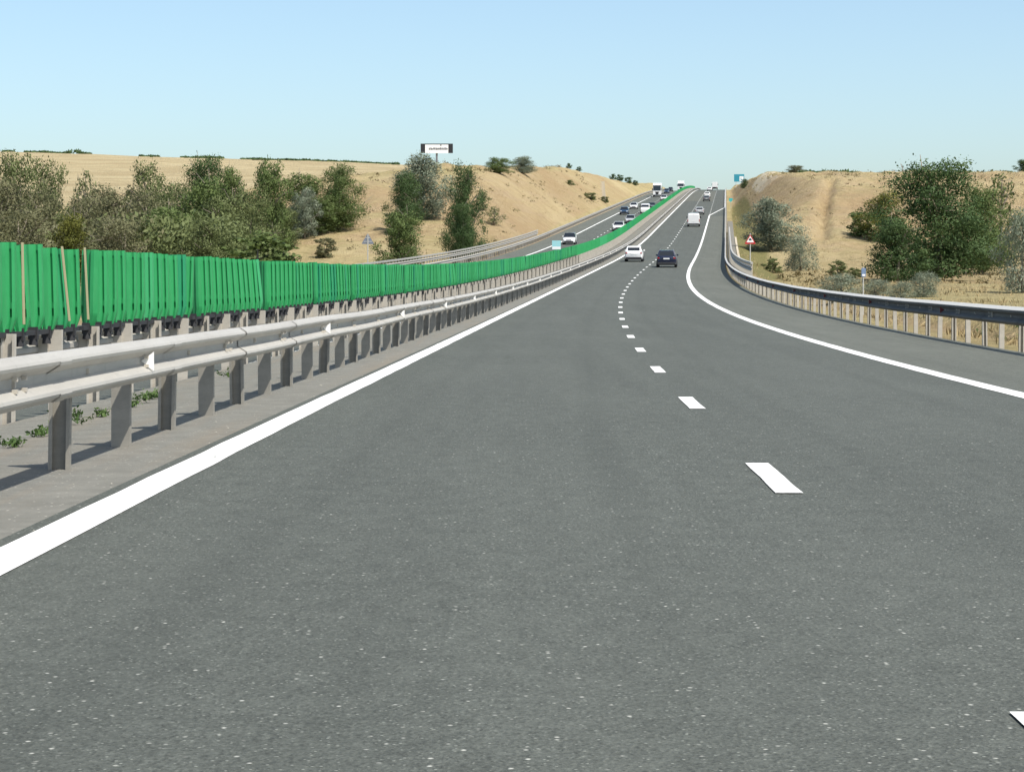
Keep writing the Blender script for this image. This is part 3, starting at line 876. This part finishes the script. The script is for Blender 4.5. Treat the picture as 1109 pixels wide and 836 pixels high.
# dry grass and low scrub
sp = []; r = random.Random(9)
for _ in range(2600):
    Y = 36 + 130 * r.random() ** 1.2; t = 7.6 + 24 * r.random() ** 2.6
    X = cx(Y) + t
    if mnoise.noise(Vector((X * .25, Y * .12, 0))) < -.12 or (t < 8.8 and r.random() < .75): continue
    sp.append((Vector((X, Y, terrain(X, Y))), .17))
for _ in range(16000):
    Y = 165 + 330 * r.random(); t = r.choice((8 + 60 * r.random(), -19.5 - 60 * r.random())); X = cx(Y) + t
    if mnoise.noise(Vector((X * .09, Y * .05, 2))) < .02: continue
    sp.append((Vector((X, Y, terrain(X, Y))), .42))
scatter('dry_grass', sp, M['drygrass'], .12, 'dry straw coloured grass on the banks and verges', 7, .6, 21, aspect=.12, up=2.2)
sp = []
for _ in range(3200):
    Y = 140 + 420 * r.random() ** 1.1; t = r.choice((11 + 70 * r.random(), -22 - 70 * r.random())); X = cx(Y) + t
    if mnoise.noise(Vector((X * .06, Y * .03, 7))) < -.05: continue
    sp.append((Vector((X, Y, terrain(X, Y))), r.uniform(.3, .8)))
scatter('low_scrub', sp, M['scrub'], .13, 'low dry scrub dotted over the hillsides', 16, .8, 31)

pv = MB(); rp = random.Random(52)
for _ in range(150):
    Yp = rp.uniform(10, 40); tp = rp.choice((rp.uniform(-6.6, -4.1), rp.gauss(-4.15, .12), rp.uniform(6.2, 6.7)))
    if tp > 0 and Yp < 24: continue
    q = P(tp, Yp, .004 if tp > -5 else -.01 - .05 * (-5 - tp)); a = rp.uniform(.004, .011)
    if rp.random() < .06: a *= 1.8
    w_ = [Vector((rp.uniform(.7, 1.3) * a, 0, 0)), Vector((0, rp.uniform(.7, 1.3) * a, 0)), Vector((-rp.uniform(.7, 1.3) * a, 0, 0)), Vector((0, -rp.uniform(.7, 1.3) * a, 0)), Vector((0, 0, a * .8))]
    pv.add([q + v for v in w_], [(0, 1, 4), (1, 2, 4), (2, 3, 4), (3, 0, 4)])
tag(pv.build('pebbles', mat_new('pebble_stone', (.30, .29, .25), .9, spec=.1)), 'small pale pebbles lying on the median strip and road edge', kind='stuff')

def weed(x, y, s, label, Y=None, t=None):
    """a leafy weed growing on the gravel"""
    if Y is None:
        Y = F * EYE / (y - HY); X = (x - CX) / F * Y; z = -.02
    else:
        X = cx(Y) + t; z = terrain(X, Y)
    r = random.Random(int(x * 7 + s * 99)); st = MB(); pts = []
    for k in range(7):
        a = r.uniform(0, 6.28); ln = r.uniform(.5, 1) * s
        tip = Vector((math.cos(a) * ln * .9, math.sin(a) * ln * .9, ln * r.uniform(.15, .6)))
        st.tube([(0, 0, 0), tip * .5 + Vector((0, 0, .03)), tip], [.004, .003, .0015], 4)
        for q in range(16):
            p = tip * r.uniform(.25, 1.05) + Vector((r.gauss(0, .02), r.gauss(0, .02), r.gauss(0, .015)))
            pts.append((p, tip, r.random()))
    o = empty('weed', (X, Y, z)); tag(o, label, 'weed', 'green weeds on the verges')
    st.build('stem', M['leaf_weed'], o)
    me = leaf_mesh('leaves', pts, .020, r, up=.2, aspect=.45); me.materials.clear(); me.materials.append(M['leaf_weed'])
    link(bpy.data.objects.new('leaves', me), o)
for (x, y, s, lab) in ((10, 480, .16, 'leftmost weed at the left edge of the photo, low on the median gravel'), (42, 468, .18, 'small weed left of the nearest post'), (84, 456, .26, 'spreading weed just right of the nearest post'),
                  (112, 447, .12, 'tiny weed between the first and second posts'), (156, 432, .22, 'bushy weed between the second and third posts'), (170, 428, .17, 'weed touching the third post'),
                  (246, 405, .17, 'weed between the fourth and fifth posts'), (142, 437, .13, 'pale weed right of the second post')):
    weed(x, y, s, lab)
for i, (Y, t, s) in enumerate(((44.5, 8.1, .5), (46, 8.6, .42), (48.2, 8.2, .45), (50, 8.8, .4), (52.5, 8.3, .42), (43, 8.4, .4))):
    weed(900 + i * 13, 0, s, 'leafy weed behind the right guardrail posts, %s from the right edge' % ordin[[1, 2, 3, 4, 5, 0][i]], Y, t)

# ------------------------------------------------------------------ signs and other street furniture
SIGN_W = mat_new('sign_white', (.78, .78, .77), .4)
SIGN_R = mat_new('sign_red', (.45, .03, .03), .4)
SIGN_B = mat_new('sign_teal_blue', (.03, .25, .33), .4)
SIGN_C = mat_new('sign_pale_cyan', (.30, .58, .60), .4)
SIGN_K = mat_new('sign_black', (.015, .015, .018), .5)
SIGN_G = mat_new('sign_grey_back', (.17, .19, .23), .5, .3)
POLE = mk_steel('sign_pole_steel', (.55, .54, .50), (.44, .43, .40), .5, .2)
BLUE = mat_new('marker_blue', (.13, .19, .30), .4)
def tri(s): return [(-s / 2, 0), (s / 2, 0), (0, s * .866)]
def rtri(s, r, n=4):
    out = []
    for cxx, cz, a0 in ((s / 2 - 1.73 * r, r, -90), (0, s * .866 - 2 * r, 30), (-s / 2 + 1.73 * r, r, 150)):
        for k in range(n + 1):
            a = math.radians(a0 + 120 * k / n); out.append((cxx + r * math.cos(a), cz + r * math.sin(a)))
    return out
def at(x, y, Y): return Vector(((x - CX) / F * Y, Y, EYE + (HY - y) / F * Y))
# warning triangle on the right
Y = 165; p = at(812.5, 264.5, Y); g = terrain(p.x, Y)
o = empty('warning_sign', (p.x, Y, g), -.08); tag(o, 'red and white warning triangle on a post by the right bridge railing', 'road sign')
m = MB(); m.tube([(0, .03, -.2), (0, .03, p.z - g + .8)], [.038, .038], 8); m.build('pole', POLE, o)
m = MB(); m.prism([(a, b + p.z - g) for a, b in rtri(.86, .05)], -.006, .006); pl = m.build('plate', SIGN_R, o)
m = MB(); m.prism([(a, b + p.z - g + .13) for a, b in rtri(.56, .02)], -.012, -.0065); m.build('white_field', SIGN_W, pl)
m = MB(); m.prism([(a * 1.0, b + p.z - g + .27) for a, b in ((-.10, 0), (.10, 0), (.10, .10), (.05, .10), (.05, .17), (-.06, .17), (-.06, .10), (-.10, .10))], -.016, -.0125); m.build('symbol', SIGN_K, pl)
# the back of another on the left
Y = 165; p = at(398.3, 264.5, Y); g = terrain(p.x, Y)
o = empty('warning_sign', (p.x, Y, g), .1); tag(o, 'grey back of a triangular warning sign beyond the green screen on the left', 'road sign')
m = MB(); m.tube([(0, -.03, -.2), (0, -.03, p.z - g + .75)], [.038, .038], 8); m.build('pole', POLE, o)
m = MB(); m.prism([(a, b + p.z - g) for a, b in rtri(.95, .05)], -.006, .006); pl = m.build('plate', SIGN_G, o)
m = MB(); m.box(-.3, .3, -.03, -.007, p.z - g + .17, p.z - g + .21); m.box(-.17, .17, -.03, -.007, p.z - g + .45, p.z - g + .49); m.build('bracket', POLE, pl)
# blue marker on the right verge
Y = 74; p = at(935, 300, Y); g = terrain(p.x, Y)
o = empty('marker_post', (p.x, Y, g), .25); tag(o, 'slim grey marker post with a small blue plate behind the right guardrail', 'marker post')
m = MB(); m.tube([(0, .012, -.1), (0, .012, p.z - g + .33)], [.022, .022], 8); m.build('pole', POLE, o)
m = MB(); m.box(-.08, .08, -.028, -.019, p.z - g, p.z - g + .29); pl = m.build('plate', BLUE, o, bevel=.004)
m = MB(); m.box(-.05, .05, -.033, -.029, p.z - g + .03, p.z - g + .09); m.build('white_mark', SIGN_W, pl)
# small square sign on the median
Y = 181; p = at(602.6, 270.5, Y); g = rz(Y) - .1
o = empty('median_sign', (p.x, Y, g), -.09); tag(o, 'pale cyan and white square sign on a post in the green screen', 'road sign')
m = MB(); m.tube([(0, .03, -.1), (0, .03, p.z - g + .68)], [.04, .04], 8); m.build('pole', POLE, o)
m = MB(); m.box(-.36, .36, -.008, .008, p.z - g, p.z - g + .74); pl = m.build('plate', SIGN_C, o, bevel=.003)
m = MB(); m.box(-.34, .34, -.014, -.0085, p.z - g + .02, p.z - g + .24); m.build('white_panel', SIGN_W, pl)
# blue direction sign near the top of the climb
Y = 655; p = at(800.5, 197, Y); g = terrain(p.x, Y)
o = empty('direction_sign', (p.x, Y, g), -.09); tag(o, 'blue direction sign with a white panel on posts near the hilltop right of the road', 'road sign')
for sx in (-.9, .9):
    m = MB(); m.tube([(sx, .08, -.2), (sx, .08, p.z - g + 2)], [.07, .07], 8); m.build('pole', POLE, o)
m = MB(); m.box(-1.5, 1.5, -.03, .0, p.z - g, p.z - g + 2.2); pl = m.build('plate', SIGN_B, o, bevel=.01)
m = MB(); m.box(.1, 1.3, -.045, -.031, p.z - g + .15, p.z - g + 1.6); wp = m.build('white_panel', SIGN_W, pl)
m = MB(); m.box(.45, .95, -.055, -.046, p.z - g + .45, p.z - g + .7); m.box(.45, .62, -.055, -.046, p.z - g + .7, p.z - g + 1.2); m.build('symbol', SIGN_B, pl)
# small turquoise sign
Y = 485; p = at(791.5, 219, Y); g = terrain(p.x, Y)
o = empty('layby_sign', (p.x, Y, g), -.09); tag(o, 'small turquoise pointed sign on a short post beside the climbing lane', 'road sign')
m = MB(); m.tube([(0, .04, -.2), (0, .04, p.z - g + .9)], [.05, .05], 8); m.build('pole', POLE, o)
m = MB(); m.prism([(a, b + p.z - g) for a, b in ((-.42, .15), (-.15, .15), (-.15, 0), (.04, 0), (.42, .5), (.42, .82), (-.42, .82))], -.012, .012); m.build('plate', mat_new('sign_turquoise', (.05, .42, .42), .4), o)
# billboard on a mast
Y = 900; p = at(473, 166, Y); g = terrain(p.x, Y)
o = empty('billboard', (p.x, Y, g), .0); tag(o, 'white and black billboard on a single mast above the left hill', 'billboard')
b0 = p.z - g
m = MB(); m.tube([(0, .5, -1), (0, .5, b0 + 1.5)], [.45, .40], 12); m.build('mast', mat_new('mast_grey', (.16, .16, .17), .6), o)
m = MB(); m.box(-6.55, 6.55, -.25, .8, b0, b0 + 3.8); bd = m.build('panel', SIGN_K, o, bevel=.04)
m = MB(); m.box(-4.7, 4.7, -.30, -.26, b0 - .1, b0 + 3.4); wp = m.build('poster', SIGN_W, bd)
m = MB()
rr = random.Random(4)
xx = -3.2
while xx < 4.3:
    ww = rr.uniform(.25, .5); m.box(xx, xx + ww, -.34, -.305, b0 + 1.25 + rr.uniform(0, .1), b0 + 1.25 + rr.uniform(.65, 1.0)); xx += ww + rr.uniform(.08, .16)
m.box(1.5, 1.9, -.34, -.305, b0 + 2.75, b0 + 3.39)
m.build('lettering', mat_new('poster_ink', (.10, .10, .11), .6), bd)
# stepped concrete drain on the left bank
CONC = mat_new('pale_concrete', (.46, .41, .32), .9, spec=.1)
a = hit(653.5, 217); b = hit(652, 197)
ca = empty('drain_chute', a); tag(ca, 'pale stepped concrete drain running down the left bank', 'drain')
m = MB(); N = 14
for k in range(N):
    q = (k + .5) / N
    X = a[0] + (b[0] - a[0]) * q; Yq = a[1] + (b[1] - a[1]) * q; z = terrain(X, Yq)
    ln = math.hypot(b[0] - a[0], b[1] - a[1]) / N
    R = Matrix.Translation((X - a[0], Yq - a[1], z - a[2])) @ Matrix.Rotation(-math.atan2(b[0] - a[0], b[1] - a[1]), 4, 'Z')
    m.box(-.5, .5, -ln / 2, ln / 2 - .03, -.4, .08, R)
    for sx in (-.62, .51): m.box(sx, sx + .11, -ln / 2, ln / 2 - .03, -.4, .22 + .12 * (k % 3 == 0), R)
m.build('steps', CONC, ca)
# pale kerb gutter behind the right railing
S(sheet('bridge_walkway', 7.12, 7.95, .03, M['gravel'], 128, 380, 1))
pts = [P(8.12, y_) for y_ in range(170, 304, 3)]
m = MB()
for u, v in zip(pts, pts[1:]):
    zz = lambda q: rz(q.y) - .05
    vs = [(u.x - .12, u.y, zz(u)), (u.x + .12, u.y, zz(u)), (v.x + .12, v.y, zz(v)), (v.x - .12, v.y, zz(v))]
    m.add(vs + [(a_, b_, c_ + .12) for a_, b_, c_ in vs], [(0, 1, 2, 3), (4, 7, 6, 5), (0, 4, 5, 1), (1, 5, 6, 2), (2, 6, 7, 3), (3, 7, 4, 0)])
S(m.build('kerb', CONC))

# ------------------------------------------------------------------ vehicles
def paint(name, c, rough=.22):
    m = mat_new(name, c, rough, 0, .5); m.node_tree.nodes['Principled BSDF'].inputs['Coat Weight'].default_value = .6; return m
CP = {'white': paint('white_car_paint', (.74, .74, .73)), 'navy': paint('navy_car_paint', (.007, .012, .036)), 'silver': paint('silver_car_paint', (.42, .43, .44)),
      'black': paint('black_car_paint', (.012, .012, .014)), 'blue': paint('dark_blue_car_paint', (.02, .05, .10)), 'grey': paint('grey_car_paint', (.13, .14, .15))}
GLASS = mat_new('dark_car_glass', (.012, .016, .02), .06, 0, .6)
PLAST = mat_new('black_trim', (.018, .018, .02), .6)
RIM = mat_new('alloy_rim', (.35, .35, .36), .35, .6)
TAIL = mat_new('red_tail_light', (.30, .012, .012), .2)
HEAD = mat_new('headlight_lens', (.72, .74, .76), .12)
PLATE = mat_new('plate_white', (.75, .75, .73), .4)

def loft(sections, m):
    """sections: list of (y, [(x, z) ...]) with equal counts"""
    n = len(sections[0][1]); vs = []; fs = []
    for y_, pr in sections: vs += [(x, y_, z) for x, z in pr]
    for i in range(len(sections) - 1):
        for k in range(n):
            k2 = (k + 1) % n; fs.append((i * n + k, i * n + k2, (i + 1) * n + k2, (i + 1) * n + k))
    fs.append(tuple(range(n))); fs.append(tuple(range((len(sections) - 1) * n, len(sections) * n)))
    m.add(vs, fs)
def xsec(w, z0, z1, top_in=.10):
    h = z1 - z0
    half = [(w * .80, z0), (w * .96, z0 + h * .12), (w, z0 + h * .35), (w * .985, z0 + h * .68), (w * (1 - top_in * .5), z0 + h * .9), (w * (1 - top_in) * .86, z1), (w * .35, z1 + .015)]
    return half + [(-x, z) for x, z in reversed(half)]
def wheels(root, w, ya, yb, R=.32, tw=.21):
    for yy in (ya, yb):
        for sx in (-1, 1):
            wm = MB(); wm.lathe_y([(R * .64, -tw / 2), (R * .93, -tw / 2), (R, -tw / 2 + .03), (R, tw / 2 - .03), (R * .93, tw / 2), (R * .64, tw / 2)], 20)
            wo = empty('wheel', (sx * (w - tw / 2 + .012), yy, R)); wo.parent = root
            wm.build('tyre', M['rubber'], wo, smooth=False)
            rm = MB(); rm.lathe_y([(.0, sx * (tw / 2 - .02)), (R * .2, sx * (tw / 2 - .015)), (R * .58, sx * (tw / 2 - .04)), (R * .64, sx * (tw / 2 - .005))], 10)
            rm.build('rim', RIM, wo)
def quad_patch(name, a, b, c, d, mat, root, off, inset=.08, vin=.1):
    """pane set just proud of a face given by its four corners (bottom-left, bottom-right, top-right, top-left)"""
    a, b, c, d = map(Vector, (a, b, c, d)); n = (b - a).cross(d - a).normalized()
    L = lambda u, v: (a.lerp(b, u)).lerp(d.lerp(c, u), v)
    q = [L(inset, vin), L(1 - inset, vin), L(1 - inset * .7, 1 - vin), L(inset * .7, 1 - vin)]
    vs = [p_ + n * off for p_ in q] + [p_ - n * .02 for p_ in q]
    m = MB(); m.add(vs, [(0, 1, 2, 3), (4, 7, 6, 5), (0, 4, 5, 1), (1, 5, 6, 2), (2, 6, 7, 3), (3, 7, 4, 0)])
    return m.build(name, mat, root)
def make_car(style, col, loc, yaw, pitch, label, L=4.2, W=.88, H=1.48, rails=False, top=None):
    root = empty('car', loc, yaw); root.rotation_euler = (pitch, 0, yaw); tag(root, label, 'car', 'cars on the motorway')
    hl = L / 2; belt = H * .635; z0 = .20
    rear_top = belt if style != 'sedan' else belt + .02
    m = MB()
    loft([(-hl, xsec(W * .84, z0 + .16, belt - .10)), (-hl + .06, xsec(W * .92, z0 + .06, belt - .03)), (-hl + .3, xsec(W * .985, z0, belt)), (-.5, xsec(W, z0, belt)),
          (hl - 1.45, xsec(W, z0, belt)), (hl - .9, xsec(W * .985, z0, belt - .05)), (hl - .35, xsec(W * .95, z0, belt - .16)), (hl - .08, xsec(W * .86, z0 + .05, belt - .27)), (hl, xsec(W * .74, z0 + .12, belt - .36))], m)
    body = m.build('body', CP[col], root, smooth=False, bevel=0)
    for p_ in body.data.polygons: p_.use_smooth = True
    body.data.set_sharp_from_angle(angle=math.radians(38))
    # greenhouse
    yb0, yb1 = (-hl + .10, hl - 1.15) if style != 'sedan' else (-hl + .75, hl - 1.2)
    yt0, yt1 = (-hl + (.42 if style == 'hatch' else .30), hl - 1.95) if style != 'sedan' else (-hl + 1.35, hl - 2.0)
    wb, wt = W * .93, W * .72
    B = [(-wb, yb0, belt - .02), (wb, yb0, belt - .02), (wb, yb1, belt - .06), (-wb, yb1, belt - .06)]
    T = [(-wt, yt0, H - .03), (wt, yt0, H - .03), (wt, yt1, H - .03), (-wt, yt1, H - .03)]
    m = MB(); m.add(B + T, [(0, 3, 2, 1), (0, 1, 5, 4), (1, 2, 6, 5), (2, 3, 7, 6), (3, 0, 4, 7), (4, 5, 6, 7)])
    m.build('cabin', CP[top or col], root, bevel=.05)
    quad_patch('rear_window', B[0], B[1], T[1], T[0], GLASS, root, .012, .13 if style == 'suv' else .10, .24 if style == 'suv' else .18)
    quad_patch('windscreen', B[2], B[3], T[3], T[2], GLASS, root, .012, .05, .06)
    quad_patch('side_window', B[1], B[2], T[2], T[1], GLASS, root, .012, .07, .12)
    quad_patch('side_window', B[3], B[0], T[0], T[3], GLASS, root, .012, .07, .12)
    wheels(root, W, -hl + .78, hl - .82)
    m = MB(); m.box(-W * .86, W * .86, -hl - .03, -hl + .25, z0 + .02, z0 + .25); m.build('rear_bumper', PLAST if col != 'white' or style == 'suv' else PLAST, root, bevel=.03)
    m = MB(); m.box(-W * .72, W * .72, hl - .2, hl + .015, z0 + .05, z0 + .28); m.build('front_bumper', PLAST, root, bevel=.03)
    for sx in (-1, 1):
        m = MB(); m.box(min(sx * W * .68, sx * W * .90), max(sx * W * .68, sx * W * .90), -hl - .012, -hl + .22, belt - .20, belt - .07); m.build('tail_light', TAIL, root, bevel=.02)
        m = MB(); m.box(min(sx * W * .50, sx * W * .84), max(sx * W * .50, sx * W * .84), hl - .28, hl - .03, belt - .36, belt - .22); m.build('headlight', HEAD, root, bevel=.02)
        m = MB(); m.box(min(sx * W * .93, sx * W * 1.12), max(sx * W * .93, sx * W * 1.12), yb1 - .45, yb1 - .30, belt + .0, belt + .14); m.build('mirror', CP[col], root, bevel=.02)
    m = MB(); m.box(-W * .42, W * .42, hl - .06, hl + .012, belt - .42, belt - .30); m.build('grille', PLAST, root)
    pz = belt - .18 if col == 'navy' else belt - .20
    m = MB(); m.box(-.26, .26, -hl - .02, -hl + .05, pz - .055, pz + .055); m.build('number_plate', PLATE, root)
    if rails:
        for sx in (-1, 1):
            m = MB(); m.tube([(sx * wt * .9, yt0 + .1, H - .04), (sx * wt * .9, yt0 + .25, H + .04), (sx * wt * .9, yt1 - .25, H + .04), (sx * wt * .9, yt1 - .1, H - .04)], [.018] * 4, 6); m.build('roof_rail', RIM, root)
    return root
def make_van(loc, yaw, pitch, label, L=5.2, W=.97, H=2.25, name='van'):
    root = empty(name, loc, yaw); root.rotation_euler = (pitch, 0, yaw); tag(root, label, 'van', 'vans on the motorway')
    hl = L / 2
    def sec(w, z0, z1):
        h = z1 - z0
        half = [(w * .85, z0), (w * .98, z0 + .12), (w, z0 + h * .3), (w * .98, z0 + h * .6), (w * .93, z0 + h * .88), (w * .84, z1 - .04), (w * .6, z1)]
        return half + [(-x, z) for x, z in reversed(half)]
    m = MB()
    loft([(-hl, sec(W * .95, .40, H - .12)), (-hl + .08, sec(W, .30, H - .02)), (-hl + .5, sec(W, .28, H)), (hl - 2.1, sec(W, .28, H)), (hl - 1.75, sec(W * .98, .28, H - .12)),
          (hl - .95, sec(W * .97, .28, 1.25)), (hl - .2, sec(W * .9, .28, 1.02)), (hl, sec(W * .8, .34, .85))], m)
    b = m.build('body', CP['white'], root)
    for p_ in b.data.polygons: p_.use_smooth = True
    b.data.set_sharp_from_angle(angle=math.radians(35))
    quad_patch('windscreen', (W * .88, hl - .98, 1.28), (-W * .88, hl - .98, 1.28), (-W * .78, hl - 1.72, H - .16), (W * .78, hl - 1.72, H - .16), GLASS, root, .03, .03, .05)
    for sx in (-1, 1):
        quad_patch('side_window', (sx * W * .985, hl - 2.2, 1.25), (sx * W * .985, hl - 1.2, 1.25), (sx * W * .93, hl - 1.65, 1.85), (sx * W * .93, hl - 2.2, 1.85), GLASS, root, .03 * sx, .05, .05)
        m = MB(); m.box(min(sx * .03, sx * W * .86), max(sx * .03, sx * W * .86), -hl - .03, -hl + .02, .52, H - .2); d = m.build('rear_door', CP['white'], root, bevel=.02)
        m = MB(); m.box(min(sx * W * .87, sx * W * .97), max(sx * W * .87, sx * W * .97), -hl - .02, -hl + .1, .75, 1.2); m.build('tail_light', TAIL, root, bevel=.01)
        m = MB(); m.box(min(sx * W * .55, sx * W * .85), max(sx * W * .55, sx * W * .85), hl - .2, hl - .02, .72, .92); m.build('headlight', HEAD, root, bevel=.02)
        m = MB(); m.box(min(sx * W * .98, sx * W * 1.2), max(sx * W * .98, sx * W * 1.2), hl - 1.45, hl - 1.33, 1.25, 1.55); m.build('mirror', PLAST, root, bevel=.02)
    m = MB(); m.box(-W * .93, W * .93, -hl - .08, -hl + .1, .33, .50); m.build('rear_bumper', PLAST, root, bevel=.02)
    m = MB(); m.box(-.26, .26, -hl - .05, -hl - .031, .80, .91); m.build('number_plate', PLATE, root)
    wheels(root, W, -hl + .95, hl - .95, .34)
    return root
def make_lorry(loc, yaw, pitch, label, facing=True, L=9.0, cab_h=3.2, box_h=3.9, W=1.25):
    root = empty('lorry', loc, yaw); root.rotation_euler = (pitch, 0, yaw); tag(root, label, 'lorry', 'lorries on the motorway')
    hl = L / 2
    m = MB(); m.box(-W, W, -hl, hl - 2.3, 1.05, box_h); m.build('cargo_box', CP['white'], root, bevel=.03)
    m = MB(); prof = [(hl - 2.05, .55), (hl - .05, .55), (hl, .8), (hl, 1.7), (hl - .22, cab_h - .25), (hl - .6, cab_h), (hl - 2.05, cab_h + .1)]
    m.prism(prof, -W * .98, W * .98, axis='x'); m.build('cab', CP['white'], root, bevel=.05)
    quad_patch('windscreen', (W * .95, hl, 1.75), (-W * .95, hl, 1.75), (-W * .93, hl - .2, cab_h - .3), (W * .93, hl - .2, cab_h - .3), GLASS, root, .04, .03, .05)
    m = MB(); m.prism([(-.55, 1.5), (.55, 1.5), (.35, .75), (-.35, .75)], hl, hl + .03); m.build('grille', PLAST, root)
    m = MB(); m.box(-W * .96, W * .96, hl - .2, hl + .06, .35, .56); m.build('bumper', PLAST, root, bevel=.02)
    m = MB(); m.box(-.5, .5, -hl + .2, hl - .5, .6, 1.04); m.build('chassis', PLAST, root)
    for sx in (-1, 1):
        m = MB(); m.box(min(sx * .65, sx * 1.1), max(sx * .65, sx * 1.1), hl, hl + .04, .62, .85); m.build('headlight', HEAD, root, bevel=.01)
        m = MB(); m.box(min(sx * W, sx * (W + .22)), max(sx * W, sx * (W + .22)), hl - .5, hl - .3, 1.8, 2.5); m.build('mirror', PLAST, root, bevel=.03)
        m = MB(); m.box(min(sx * .8, sx * 1.15), max(sx * .8, sx * 1.15), -hl - .03, -hl + .0, .85, 1.0); m.build('tail_light', TAIL, root)
    wheels(root, W - .02, -hl + 1.6, hl - 1.2, .5, .3)
    return root
def slot(t, Y, dz=0.):
    pitch = math.atan((rz(Y + 1) - rz(Y - 1)) / 2)
    return P(t, Y, dz + .004), -hd(Y), pitch
def ours(f, *a, t, Y, label, **k):
    l, y_, p_ = slot(t, Y); return f(*a, l, y_, p_, label, **k)
def oncoming(f, *a, t, Y, label, **k):
    l, y_, p_ = slot(t, Y, OPP); return f(*a, l, y_ + math.pi, -p_, label, **k)
ours(make_car, 'suv', 'white', t=-1.85, Y=210, label='white hatchback seen from behind in the left lane, nearest white car', H=1.5, L=4.2, W=.86)
ours(make_car, 'hatch', 'navy', t=1.72, Y=190, label='dark navy hatchback with roof rails ahead in the right lane', H=1.48, rails=True, W=.86)
ours(make_van, t=1.72, Y=352, label='white panel van seen from behind on the climb, ahead of the navy hatchback', H=2.1)
ours(make_car, 'hatch', 'silver', t=1.75, Y=428, label='silver car just ahead of the white panel van', H=1.45)
ours(make_car, 'suv', 'grey', t=1.95, Y=560, label='dark grey car higher on the climb, close behind a white car', H=1.5)
ours(make_car, 'suv', 'white', t=1.7, Y=610, label='white car near the top of the climb, just ahead of the dark grey car', H=1.7)
ours(make_car, 'hatch', 'white', t=1.2, Y=770, label='tiny white car almost at the crest in the middle lane', H=1.5)
ours(make_lorry, t=2.4, Y=905, label='white lorry disappearing over the crest on the right carriageway', L=8, cab_h=2.8, box_h=3.1, W=1.1)
oncoming(make_car, 'suv', 'white', t=-13.4, Y=287, label='white oncoming car with black roof right of the cyan median sign', H=1.5, W=.83, top='black')
oncoming(make_car, 'sedan', 'white', t=-9.7, Y=342, label='white oncoming saloon in the inner lane, largest of the oncoming cars', W=.93)
oncoming(make_car, 'hatch', 'silver', t=-9.6, Y=382, label='silver oncoming car half hidden behind the white saloon')
oncoming(make_car, 'suv', 'blue', t=-13.4, Y=442, label='dark blue oncoming car in the outer lane beside the white line', H=1.6)
oncoming(make_van, t=-9.6, Y=452, label='white oncoming van with dark windscreen in the inner lane', L=4.8, H=1.95)
oncoming(make_car, 'hatch', 'white', t=-13.6, Y=492, label='small white oncoming car in the outer lane left of the van')
oncoming(make_car, 'sedan', 'grey', t=-9.6, Y=492, label='grey oncoming saloon following the white van', W=.92)
oncoming(make_car, 'hatch', 'white', t=-9.7, Y=592, label='white oncoming car peeping over the green screen below the lorry')
oncoming(make_lorry, t=-13.3, Y=655, label='tall white oncoming lorry on the skyline', L=12, cab_h=3.75, box_h=4.0)
oncoming(make_car, 'suv', 'blue', t=-12.4, Y=720, label='dark blue oncoming car just right of the tall lorry', H=1.7)
oncoming(make_car, 'suv', 'black', t=-13.1, Y=800, label='black oncoming car on the skyline between the two lorries', H=1.65)
oncoming(make_lorry, t=-10.3, Y=850, label='smaller white oncoming lorry at the crest beside the green screen', L=9)

# ------------------------------------------------------------------ camera, sky, sun
cam_d = bpy.data.cameras.new('camera'); cam = bpy.data.objects.new('camera', cam_d); link(cam)
cam.location = (0, 0, EYE); cam.rotation_euler = (math.radians(90), 0, 0)
cam_d.sensor_width = 36; cam_d.lens = 36 * F / PW
cam_d.shift_y = -(418 - HY) / PW
cam_d.clip_start = .1; cam_d.clip_end = 12000
sc.camera = cam
S_DIR = Vector((.39, -.40, .83)).normalized()
sun_d = bpy.data.lights.new('sun', 'SUN'); sun = bpy.data.objects.new('sun', sun_d); link(sun)
sun.rotation_euler = S_DIR.to_track_quat('Z', 'Y').to_euler()
sun_d.energy = 4.7; sun_d.angle = math.radians(.5); sun_d.color = (1, .95, .87)
wd = bpy.data.worlds.new('World'); sc.world = wd; wd.use_nodes = True
nt = wd.node_tree; bg = nt.nodes['Background']
sky = nt.nodes.new('ShaderNodeTexSky'); sky.sky_type = 'NISHITA'; sky.sun_disc = False
sky.sun_elevation = math.asin(S_DIR.z); sky.sun_rotation = math.atan2(S_DIR.x, S_DIR.y)
sky.air_density = .8; sky.dust_density = 1.8; sky.ozone_density = 3.2; sky.altitude = 100
tint = nt.nodes.new('ShaderNodeMix'); tint.data_type = 'RGBA'; tint.blend_type = 'MULTIPLY'; tint.inputs[0].default_value = 1
tint.inputs[7].default_value = (1.03, 1.02, .905, 1)
nt.links.new(sky.outputs[0], tint.inputs[6]); nt.links.new(tint.outputs[2], bg.inputs[0]); bg.inputs[1].default_value = .166
sc.view_settings.view_transform = 'Standard'; sc.view_settings.look = 'None'
sc.view_settings.exposure = .35; sc.view_settings.gamma = 1; sc.view_settings.use_curve_mapping = False
sc.render.engine = 'CYCLES'
sc.cycles.use_denoising = True
sc.cycles.max_bounces = 6
